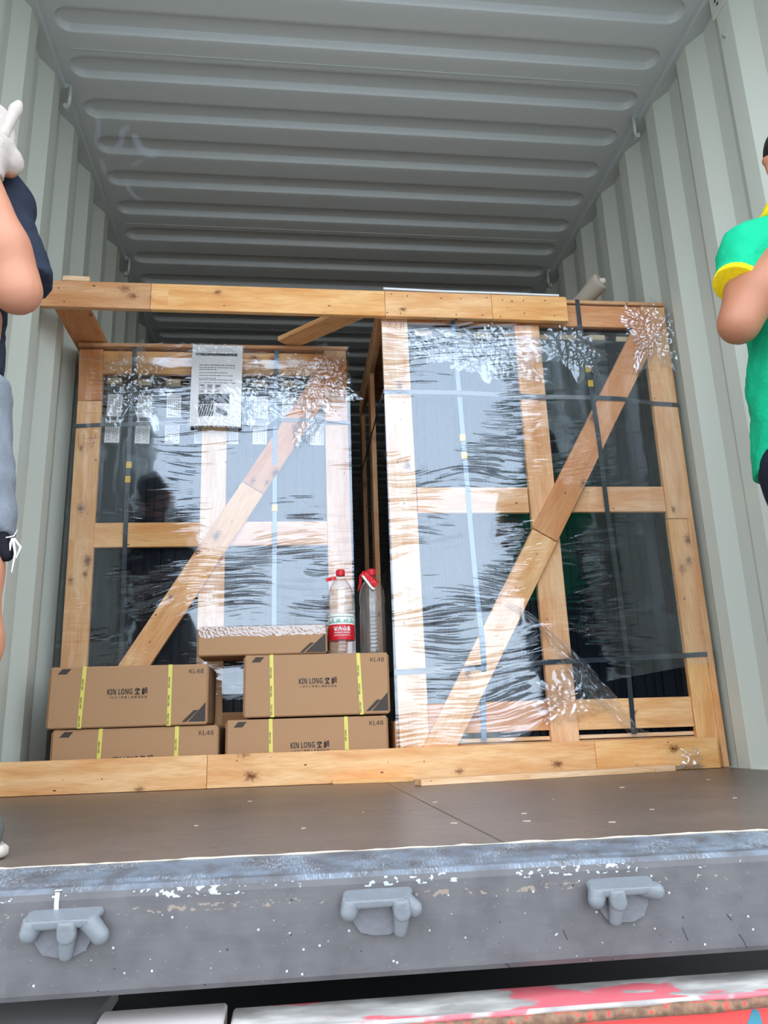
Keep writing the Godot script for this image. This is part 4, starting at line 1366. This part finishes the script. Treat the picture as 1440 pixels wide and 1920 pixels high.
func small_things() -> void:
	var t := thing("document_pouch", "clear plastic pouch with a printed paper sheet hung on the shorter crate", "document", Vector3(-0.582, 1.672, -1.243))
	var pm := mat(Color(1, 1, 1), 0.55)
	pm.albedo_texture = bag_image()
	var n := noise(1.0, 3, 31)
	var curve := func(x: float, y: float) -> float: return 0.006 + 0.012 * (1.0 - pow(absf(x) * 9.5, 2.0)) * smoothstep(0.0, -0.3, y) - 0.003 * cos(y * 14.0)
	var paper := sheet(16, 28, func(u: float, v: float) -> Vector3:
		var x := (u - 0.5) * 0.198
		var y := (v - 1.0) * 0.352
		return Vector3(x + y * 0.004, y, curve.call(x, y)))
	place("paper_sheet", paper, pm, t)
	var sleeve := sheet(60, 100, func(u: float, v: float) -> Vector3:
		var x := (u - 0.5) * 0.212
		var y := (v - 1.0) * 0.366 + 0.006
		var f := 0.0022 * n.get_noise_2d(x * 60.0 + y * 25.0, y * 34.0) * (1.6 if y > -0.08 or y < -0.26 else 0.7)
		return Vector3(x + y * 0.004, y, curve.call(x, y) + 0.003 + f))
	place("plastic_sleeve", sleeve, M.sleeve, t)
	# cardboard roll end standing on the taller crate
	t = thing("rolled_bundle", "pale rolled bundle with a rounded end lying on the taller crate", "roll", Vector3(0.90, 1.757, -1.05))
	var cloth := mat(rgb8(176, 166, 152), 0.85)
	var body := flesh([[Vector3(-0.02, 0.045, -0.02), Vector3(0.03, 0.092, 0.075), 0.034, 0.038], [Vector3(-0.03, 0.035, -0.14), Vector3(-0.02, 0.045, -0.02), 0.034, 0.034]], 0.005, 0.01, [[Vector3(0.62, 0.30, 0.72).normalized(), Vector3(0.036, 0.095, 0.085)]])
	place("roll_body", body, cloth, t)
	var endm := flesh([[Vector3(0.018, 0.089, 0.074), Vector3(0.043, 0.094, 0.084), 0.018, 0.013]], 0.004, 0.006)
	place("roll_end", endm, mat(rgb8(206, 200, 190), 0.8), t)
	# scrap of film on the floor
	t = thing("film_scrap", "small crumpled scrap of clear film on the floor by the bottom board", "plastic scrap", Vector3(1.02, 0.0, -0.895))
	bunch("film_body", t, M.crumple, Vector2(0.0, 0.035), Vector2(0.035, 0.03), 0.0, 55, 0.018)
	var tail_n := noise(1.0, 2, 14)
	place("film_flap", sheet(24, 16, func(u: float, v: float) -> Vector3: return Vector3(lerpf(-0.075, 0.03, u), 0.004 + 0.012 * (tail_n.get_noise_2d(u * 5, v * 5) + 0.5), lerpf(-0.01, 0.03, v))), M.crumple, t)
	# chips scattered on the plywood
	var r := RandomNumberGenerator.new()
	r.seed = 21
	var spots := [[-0.39, -0.35], [-0.15, 0.05], [0.02, -0.1], [0.13, 0.21], [0.27, -0.05], [0.10, 0.33], [0.36, 0.24], [-0.02, 0.31], [0.52, -0.28], [-0.46, 0.16], [0.60, 0.10], [-0.27, 0.28], [0.22, 0.40], [0.82, -0.42]]
	spots.sort_custom(func(a: Array, b: Array) -> bool: return (a[0] + 0.29) / (1.71 - a[1]) < (b[0] + 0.29) / (1.71 - b[1]))
	var rank := 0
	var chip: Node3D = null
	for s in spots:
		var c: Node3D
		if chip == null:
			chip = thing("wood_chip", "tiny pale wood chip on the brown plywood floor", "chip", Vector3.ZERO, "wood chips on the plywood floor")
			var st := begin()
			extrude(PackedVector2Array([Vector2(-0.008, -0.0015), Vector2(0.004, -0.002), Vector2(0.009, 0.001), Vector2(-0.003, 0.002)]), 0.0014, Transform3D(Basis(Vector3.RIGHT, -PI / 2), Vector3.ZERO), st)
			place("chip_body", st, mat(rgb8(206, 190, 166), 0.8), chip)
			c = chip
		else:
			c = chip.duplicate()
			c.name = numbered("wood_chip")
			add_child(c)
		c.set_meta("label", "tiny pale wood chip on the plywood floor, %s chip from the left" % (ORD + ["ninth", "tenth", "eleventh", "twelfth", "thirteenth", "fourteenth"])[rank])
		rank += 1
		c.position = Vector3(s[0], 0.0002, s[1])
		c.rotation.y = r.randf_range(-0.6, 0.6)
		c.scale = Vector3.ONE * r.randf_range(0.35, 0.8)
	smoke()

func smoke() -> void:
	var t := thing("cigarette_smoke", "thin bluish wisps of smoke drifting before the left wall and roof", "smoke")
	t.set_meta("kind", "stuff")
	var fm := FogMaterial.new()
	fm.density = 9.0
	fm.albedo = Color(0.86, 0.90, 0.96)
	# [path of x, y points, half width]
	for w in [[[[-0.742, 1.565], [-0.736, 1.53], [-0.741, 1.49]], 0.007], [[[-0.668, 1.545], [-0.684, 1.53], [-0.682, 1.50], [-0.698, 1.475]], 0.008], [[[-0.655, 1.515], [-0.638, 1.485], [-0.615, 1.465], [-0.60, 1.48]], 0.011], [[[-0.635, 1.45], [-0.655, 1.435]], 0.006], [[[-0.724, 1.445], [-0.716, 1.41]], 0.006], [[[-0.668, 1.40], [-0.662, 1.375], [-0.645, 1.352], [-0.632, 1.345]], 0.006]]:
		for k in w[0].size() - 1:
			var a := Vector3(w[0][k][0], w[0][k][1], 0.1)
			var b := Vector3(w[0][k + 1][0], w[0][k + 1][1], 0.1)
			var f := FogVolume.new()
			f.name = "smoke_wisp"
			f.shape = RenderingServer.FOG_VOLUME_SHAPE_ELLIPSOID
			var half: float = w[1]
			f.size = Vector3(a.distance_to(b) * 1.5, half * 2.0, half * 2.0)
			f.material = fm
			f.position = (a + b) * 0.5
			f.rotation.z = atan2(b.y - a.y, b.x - a.x)
			t.add_child(f, true)

# ------------------------------------------------------------------ people
func head(parent: Node, c: Vector3, yaw: float, pitch: float, skin: Material, hair_col: Material) -> void:
	var h := Node3D.new()
	h.name = "head"
	h.position = c
	h.rotation = Vector3(pitch, yaw, 0)
	parent.add_child(h, true)
	var b := [
		[Vector3(0, 0.045, -0.03), Vector3(0, 0.04, 0.015), 0.076, 0.07], [Vector3(0, -0.01, 0.03), Vector3(0, -0.065, 0.045), 0.058, 0.035],
		[Vector3(0, 0.025, 0.085), Vector3(0, -0.012, 0.103), 0.009, 0.013], [Vector3(-0.014, -0.016, 0.092), Vector3(0.014, -0.016, 0.092), 0.008, 0.008],
		[Vector3(-0.018, -0.043, 0.078), Vector3(0.018, -0.043, 0.078), 0.008, 0.008], [Vector3(-0.03, 0.036, 0.074), Vector3(0.03, 0.036, 0.074), 0.010, 0.010],
		[Vector3(-0.04, -0.045, 0.03), Vector3(0.04, -0.045, 0.03), 0.030, 0.030], [Vector3(0, -0.05, -0.02), Vector3(0, -0.15, -0.03), 0.052, 0.056]]
	for s in [-1, 1]:
		b.append([Vector3(s * 0.074, 0.022, -0.006), Vector3(s * 0.082, 0.03, -0.02), 0.009, 0.008])
		b.append([Vector3(s * 0.082, 0.03, -0.02), Vector3(s * 0.079, -0.012, -0.012), 0.009, 0.008])
	place("face", flesh(b, 0.004, 0.012), skin, h)
	var hb := [[Vector3(0, 0.06, -0.03), Vector3(0, 0.068, 0.01), 0.081, 0.072], [Vector3(0, 0.0, -0.055), Vector3(0, 0.05, -0.05), 0.062, 0.072]]
	place("hair", flesh(hb, 0.005, 0.02, [[Vector3(0, -0.75, 0.66).normalized(), Vector3(0, 0.062, 0.05)]]), hair_col, h)
	for s in [-1, 1]:
		var eb := begin()
		tube(eb, [Vector3(s * 0.016, 0.041, 0.086), Vector3(s * 0.032, 0.045, 0.083), Vector3(s * 0.046, 0.039, 0.074)], [0.003, 0.004, 0.002], 6)
		place("eyebrow", eb, hair_col, h)
		place("eye", flesh([[Vector3(s * 0.028, 0.020, 0.072), Vector3(s * 0.034, 0.020, 0.071), 0.0095, 0.0095]], 0.0022, 0.002), M.sticker, h)
		place("iris", flesh([[Vector3(s * 0.031, 0.020, 0.079), Vector3(s * 0.031, 0.020, 0.0795), 0.0045, 0.0045]], 0.0015, 0.001), M.ink, h)
	place("lips", flesh([[Vector3(-0.02, -0.043, 0.085), Vector3(0.02, -0.043, 0.085), 0.004, 0.004], [Vector3(-0.014, -0.050, 0.085), Vector3(0.014, -0.050, 0.085), 0.0045, 0.0045]], 0.002, 0.003), M.lip, h)

# bones of a hand at the wrist w: d along the palm, n out of its back, t towards the thumb; curl bends the fingers
func hand_bones(w: Vector3, d: Vector3, n: Vector3, curl: float, grow := 0.0) -> Array:
	d = d.normalized()
	var t := d.cross(n).normalized()
	n = t.cross(d).normalized()
	var out := [[w, w + d * 0.03, 0.024 + grow, 0.026 + grow]]
	for k in 4:
		out.append([w + d * 0.02 + t * (0.020 - k * 0.013), w + d * 0.085 + t * (0.029 - k * 0.0195), 0.013 + grow, 0.0115 + grow])
	var lens := [0.072, 0.080, 0.074, 0.058]
	for k in 4:
		var p := w + d * 0.085 + t * (0.029 - k * 0.0195)
		var a := 0.2
		for j in 3:
			a += curl * (0.55 if j == 0 else 0.8)
			var q: Vector3 = p + (d * cos(a) - n * sin(a)) * lens[k] * [0.45, 0.32, 0.23][j]
			out.append([p, q, 0.0095 - j * 0.0008 + grow, 0.0088 - j * 0.0008 + grow])
			p = q
	var b := w + d * 0.022 + t * 0.026
	var c := b + (d * 0.6 + t * 0.75 - n * 0.25).normalized() * 0.042
	var e := c + (d * 0.85 + t * 0.25 - n * 0.45).normalized() * 0.034
	out.append([b, c, 0.0145 + grow, 0.0115 + grow])
	out.append([c, e, 0.0108 + grow, 0.009 + grow])
	return out

func people() -> void:
	M.lip = mat(rgb8(176, 104, 92), 0.5)
	var skin := mat(rgb8(190, 130, 102), 0.55)
	skin.subsurf_scatter_enabled = true
	skin.subsurf_scatter_strength = 0.12
	var skin2 := mat(rgb8(170, 112, 84), 0.5)
	skin2.subsurf_scatter_enabled = true
	skin2.subsurf_scatter_strength = 0.12
	var hair := mat(rgb8(24, 22, 22), 0.5)
	left_person(skin, hair)
	right_person(skin2, hair)

func cloth(c: Color, s: int, scale := 40.0) -> StandardMaterial3D:
	var m := mat(c, 0.85, 0.0, 0.3)
	m.normal_enabled = true
	m.normal_texture = M.weave
	m.normal_scale = 0.4
	m.uv1_triplanar = true
	m.uv1_scale = Vector3.ONE * scale * 0.1
	return m

func left_person(skin: Material, hair: Material) -> void:
	M.weave = noise_tex(0.08, 4, 44, 4.0, 256)
	var t := thing("person", "person in navy tee, grey denim shorts and white work glove at the left edge", "person", Vector3(-0.93, 0, 0.28))
	var O := t.position
	var V := func(x: float, y: float, z: float) -> Vector3: return Vector3(x, y, z) - O
	var hipc: Vector3 = V.call(-0.985, 0.83, 0.21)
	var chest: Vector3 = V.call(-1.02, 1.19, 0.15)
	var sl: Vector3 = V.call(-0.905, 1.262, 0.185)
	var sr: Vector3 = V.call(-1.09, 1.262, 0.10)
	var el: Vector3 = V.call(-0.8235, 1.008, 0.26)
	var wl: Vector3 = V.call(-0.893, 1.235, 0.33)
	var er: Vector3 = V.call(-1.10, 1.02, 0.08)
	var wr: Vector3 = V.call(-1.07, 0.80, 0.12)
	var kl: Vector3 = V.call(-0.838, 0.44, 0.315)
	var kr: Vector3 = V.call(-1.02, 0.44, 0.27)
	var al: Vector3 = V.call(-0.81, 0.085, 0.36)
	var ar: Vector3 = V.call(-1.03, 0.085, 0.26)
	var hl := hipc + Vector3(0.055, -0.03, 0.02)
	var hr := hipc - Vector3(0.07, 0.03, 0.02)
	var body := [
		[hipc, chest, 0.115, 0.125], [chest, chest + Vector3(0, 0.14, 0.02), 0.10, 0.052], [sl, sr, 0.06, 0.06],
		[sl, el, 0.052, 0.042], [el, el.lerp(wl, 0.35), 0.0435, 0.046], [el.lerp(wl, 0.35), wl, 0.046, 0.030],
		[sr, er, 0.052, 0.042], [er, wr, 0.042, 0.028], [hl, kl, 0.085, 0.056], [hr, kr, 0.085, 0.056],
		[kl, kl.lerp(al, 0.35) - Vector3(0, 0, 0.015), 0.054, 0.056], [kl.lerp(al, 0.35) - Vector3(0, 0, 0.015), al, 0.056, 0.036], [kr, kr.lerp(ar, 0.35), 0.054, 0.056], [kr.lerp(ar, 0.35), ar, 0.056, 0.036],
		[al, al + Vector3(0.03, -0.04, 0.10), 0.036, 0.028], [ar, ar + Vector3(0.03, -0.04, 0.10), 0.036, 0.028]]
	body.append_array(hand_bones(wr, wr - er, Vector3(-1, 0, 0.2), 0.5))
	body.append_array(hand_bones(wl, V.call(-0.897, 1.42, 0.28) - wl, Vector3(0.6, 0, 0.8), 0.5))
	place("body", flesh(body, 0.009, 0.022), skin, t)
	head(t, chest + Vector3(-0.02, 0.27, 0.04), 0.5, 0.1, skin, hair)
	# loose navy tee: the sleeve hangs open behind the raised forearm
	var cuff: Vector3 = V.call(-0.826, 1.05, 0.22)
	var tee := [[hipc + Vector3(0, 0.02, 0), chest, 0.125, 0.128], [chest, chest + Vector3(0, 0.06, 0.01), 0.11, 0.08], [sl, sr, 0.064, 0.064], [sl, cuff, 0.056, 0.054], [sr, er, 0.06, 0.056]]
	var sdir := (cuff - sl).normalized()
	place("t_shirt", flesh(tee, 0.008, 0.03, [[sdir, cuff + sdir * 0.012, cuff, 0.13], [Vector3(0, -1, 0), hipc + Vector3(0, 0.03, 0)]], 0.007, 3), cloth(rgb8(44, 50, 64), 1), t)
	var denim := cloth(rgb8(124, 130, 138), 2, 60.0)
	var seat := [[hipc + Vector3(0.01, -0.02, 0.01), hipc + Vector3(0, -0.06, 0.01), 0.126, 0.125], [hl, kl.lerp(hl, 0.12), 0.098, 0.080], [hr, kr.lerp(hr, 0.12), 0.098, 0.082]]
	var shorts := place("shorts", flesh(seat, 0.008, 0.03, [[Vector3(0.12, -1, 0.0).normalized(), kl + Vector3(0, 0.055, 0)], [Vector3(0, 1, 0), hipc + Vector3(0, 0.0, 0)]], 0.006, 4), denim, t)
	var hem: Vector3 = kl + Vector3(0.062, 0.04, 0.03)
	place("dark_hem_lining", flesh([[hem + Vector3(-0.016, 0.012, -0.03), hem + Vector3(0.0, -0.014, -0.03), 0.02, 0.013]], 0.004, 0.006), cloth(rgb8(26, 26, 32), 3), t)
	var fr := begin()
	for q in [[0.0, 0.06, 0.006], [0.006, 0.035, 0.012], [-0.004, 0.022, -0.002]]:
		var a: Vector3 = hem + Vector3(0.012 + q[0] * 0.3, 0.012, -0.02)
		tube(fr, [a, a + Vector3(q[2], -q[1] * 0.45, 0), a + Vector3(q[2] * 0.6, -q[1], 0.002)], [0.0017, 0.0022, 0.0008], 6)
	tube(fr, [hem + Vector3(0.0, 0.013, -0.02), hem + Vector3(0.013, 0.016, -0.02), hem + Vector3(0.018, 0.027, -0.02)], [0.0012, 0.0012, 0.0006], 6)
	place("frayed_threads", fr, M.sticker, shorts)
	var seam := begin()
	for dx in [0.0, 0.009]:
		var pts := []
		for i in 9: pts.append(hipc + Vector3(0.128 - dx + 0.012 * sin(i * 0.4), 0.03 - i * 0.014, 0.035 + dx))
		tube(seam, pts, [0.0012, 0.0012, 0.0012, 0.0012, 0.0012, 0.0012, 0.0012, 0.0012, 0.0012], 5)
	place("pocket_seam", seam, cloth(rgb8(70, 80, 96), 4), shorts)
	# glove with a flared cuff
	var gm := cloth(rgb8(190, 178, 170), 5, 70.0)
	var dir := (wl - el).normalized()
	var hdir: Vector3 = V.call(-0.897, 1.42, 0.28) - wl
	hdir = hdir.normalized()
	var gb := hand_bones(wl + dir * 0.02, hdir, Vector3(0.6, 0, 0.8), 0.45, 0.015)
	gb.append([wl - dir * 0.03, wl + hdir * 0.02, 0.036, 0.038])
	gb.append([wl + hdir * 0.02, wl + hdir * 0.13, 0.042, 0.044])
	var g := place("work_glove", flesh(gb, 0.005, 0.014, [[-dir, wl - dir * 0.03]], 0.004, 6), gm, t)
	# loose glove finger flap that sticks out to the side
	var tip: Vector3 = V.call(-0.847, 1.395, 0.30)
	place("glove_flap", flesh([[V.call(-0.885, 1.29, 0.33), V.call(-0.862, 1.32, 0.315), 0.017, 0.013], [V.call(-0.862, 1.32, 0.315), tip, 0.013, 0.011], [tip, tip + Vector3(0.005, 0.014, 0), 0.011, 0.009]], 0.004, 0.01), gm, g)
	var cuff_line := begin()
	var ring_pts := []
	var rr := []
	var ux := dir.cross(Vector3.BACK).normalized()
	var uy := ux.cross(dir)
	for i in 25:
		ring_pts.append(wl - dir * 0.024 + (ux * cos(TAU * i / 24.0) + uy * sin(TAU * i / 24.0)) * 0.0375)
		rr.append(0.0018)
	tube(cuff_line, ring_pts, rr, 6)
	place("green_cuff_edge", cuff_line, mat(rgb8(60, 150, 90), 0.8), g)
	for a in [al, ar]:
		var sh: Vector3 = a
		var shoe := flesh([[sh + Vector3(0, -0.035, -0.03), sh + Vector3(0.085, -0.05, 0.115), 0.043, 0.036], [sh + Vector3(0, 0.0, -0.01), sh + Vector3(0.01, -0.03, 0.04), 0.042, 0.04]], 0.006, 0.02, [[Vector3(0, -1, 0), Vector3(0, 0.012, 0)]])
		var so := place("shoe", shoe, cloth(rgb8(92, 94, 90), 6), t)
		var sole := flesh([[Vector3(sh.x, 0.012, sh.z - 0.03), Vector3(sh.x + 0.085, 0.012, sh.z + 0.115), 0.05, 0.044]], 0.006, 0.01, [[Vector3(0, 1, 0), Vector3(0, 0.018, 0)], [Vector3(0, -1, 0), Vector3(0, 0.001, 0)]])
		place("sole", sole, mat(rgb8(190, 182, 170), 0.8), so)

func right_person(skin: Material, hair: Material) -> void:
	var t := thing("person", "person in green polo shirt with yellow trim, arm folded, at the right edge", "person", Vector3(0.95, 0, 0.08))
	var O := t.position
	var V := func(x: float, y: float, z: float) -> Vector3: return Vector3(x, y, z) - O
	var hipc: Vector3 = V.call(0.955, 0.74, 0.05)
	var chest: Vector3 = V.call(0.945, 1.12, 0.11)
	var sr: Vector3 = V.call(0.820, 1.245, 0.13)
	var sl: Vector3 = V.call(1.07, 1.235, 0.02)
	var er: Vector3 = V.call(0.745, 1.040, 0.155)
	var wr: Vector3 = V.call(0.905, 1.265, 0.215)
	var el: Vector3 = V.call(1.10, 0.99, 0.0)
	var wl: Vector3 = V.call(1.09, 0.80, 0.12)
	var kr: Vector3 = V.call(0.905, 0.44, 0.10)
	var kl: Vector3 = V.call(1.06, 0.44, 0.03)
	var ar: Vector3 = V.call(0.91, 0.085, 0.05)
	var al: Vector3 = V.call(1.07, 0.085, -0.02)
	var hr := hipc + Vector3(-0.05, -0.03, 0.02)
	var hl := hipc + Vector3(0.08, -0.03, -0.03)
	var body := [
		[hipc, chest, 0.115, 0.125], [chest, chest + Vector3(0, 0.17, 0.04), 0.10, 0.054], [sl, sr, 0.058, 0.058],
		[sr, er, 0.050, 0.043], [er, er.lerp(wr, 0.35), 0.044, 0.050], [er.lerp(wr, 0.35), wr, 0.050, 0.034],
		[sl, el, 0.05, 0.042], [el, wl, 0.042, 0.028], [hl, kl, 0.085, 0.056], [hr, kr, 0.085, 0.056], [kl, al, 0.055, 0.036], [kr, ar, 0.055, 0.036],
		[al, al + Vector3(-0.02, -0.04, 0.10), 0.036, 0.028], [ar, ar + Vector3(-0.02, -0.04, 0.10), 0.036, 0.028]]
	body.append_array(hand_bones(wl, wl - el, Vector3(1, 0, 0.2), 0.5))
	body.append_array(hand_bones(wr, wr - er, Vector3(-0.5, 0.3, 0.8), 0.8))
	place("body", flesh(body, 0.009, 0.022), skin, t)
	head(t, V.call(0.985, 1.49, 0.17), -0.35, 0.1, skin, hair)
	var green := cloth(rgb8(20, 176, 128), 7)
	var yellow := cloth(rgb8(240, 212, 30), 8)
	var cuff: Vector3 = V.call(0.762, 1.150, 0.150)
	var sdir := (cuff - sr).normalized()
	var polo := [[hipc + Vector3(-0.0, -0.02, 0), hipc.lerp(chest, 0.5), 0.140, 0.132], [hipc.lerp(chest, 0.5), chest, 0.128, 0.125], [chest, chest + Vector3(0, 0.09, 0.02), 0.12, 0.085], [V.call(0.935, 1.285, 0.15), sr, 0.072, 0.062], [sl, sr, 0.066, 0.064], [sr, cuff, 0.060, 0.052], [sl, el.lerp(sl, 0.4), 0.064, 0.064]]
	place("polo_shirt", flesh(polo, 0.008, 0.028, [[sdir, cuff, cuff, 0.10], [Vector3(0.05, -1, 0).normalized(), V.call(0.80, 0.712, 0.1)]], 0.007, 5), green, t)
	var c1 := flesh([[cuff - sdir * 0.004, cuff + sdir * 0.010, 0.0555, 0.0555]], 0.003, 0.004, [[sdir, cuff + sdir * 0.010], [-sdir, cuff - sdir * 0.006]])
	place("yellow_cuff", c1, yellow, t)
	var neck: Vector3 = V.call(0.945, 1.335, 0.165)
	var col := flesh([[neck, neck + Vector3(0.0, 0.02, 0.0), 0.098, 0.08]], 0.005, 0.006, [[Vector3(0, -1, 0), neck - Vector3(0, 0.014, 0)], [Vector3(0, 1, 0), neck + Vector3(0, 0.035, 0)]])
	place("yellow_collar", col, yellow, t)
	var bt := begin()
	tube(bt, [V.call(0.811, 0.915, 0.165), V.call(0.810, 0.915, 0.172)], [0.005, 0.004], 10)
	place("shirt_button", bt, M.ink, t)
	var tr := cloth(rgb8(28, 32, 44), 9)
	var legs := [[hipc + Vector3(0, 0.05, 0), hipc - Vector3(0, 0.06, 0), 0.118, 0.118], [hr, kr, 0.10, 0.07], [hl, kl, 0.10, 0.07], [kr, ar, 0.07, 0.056], [kl, al, 0.07, 0.056]]
	var trousers := place("trousers", flesh(legs, 0.010, 0.03, [[Vector3(0, 1, 0), hipc + Vector3(0, 0.07, 0)], [Vector3(0, -1, 0), Vector3(0, 0.05, 0)]]), tr, t)
	var ks := begin()
	for q in 3:
		cbox(ks, Transform3D(Basis(Vector3.BACK, 0.2 * q - 0.2), V.call(0.795 + q * 0.006, 0.655 - q * 0.018, 0.155 + q * 0.006)), Vector3(0.018, 0.03, 0.005), 0.002)
	tube(ks, [V.call(0.80, 0.70, 0.155), V.call(0.795, 0.68, 0.16), V.call(0.797, 0.66, 0.16)], [0.004, 0.004, 0.003], 8)
	place("key_clip", ks, M.dark_steel, trousers)
	for a in [al, ar]:
		var sh: Vector3 = a
		var so := place("shoe", flesh([[sh + Vector3(0, -0.035, -0.03), sh + Vector3(-0.03, -0.05, 0.13), 0.043, 0.036], [sh + Vector3(0, 0.0, -0.01), sh + Vector3(0, -0.03, 0.04), 0.046, 0.04]], 0.006, 0.02, [[Vector3(0, -1, 0), Vector3(0, 0.002, 0)]]), tr, t)
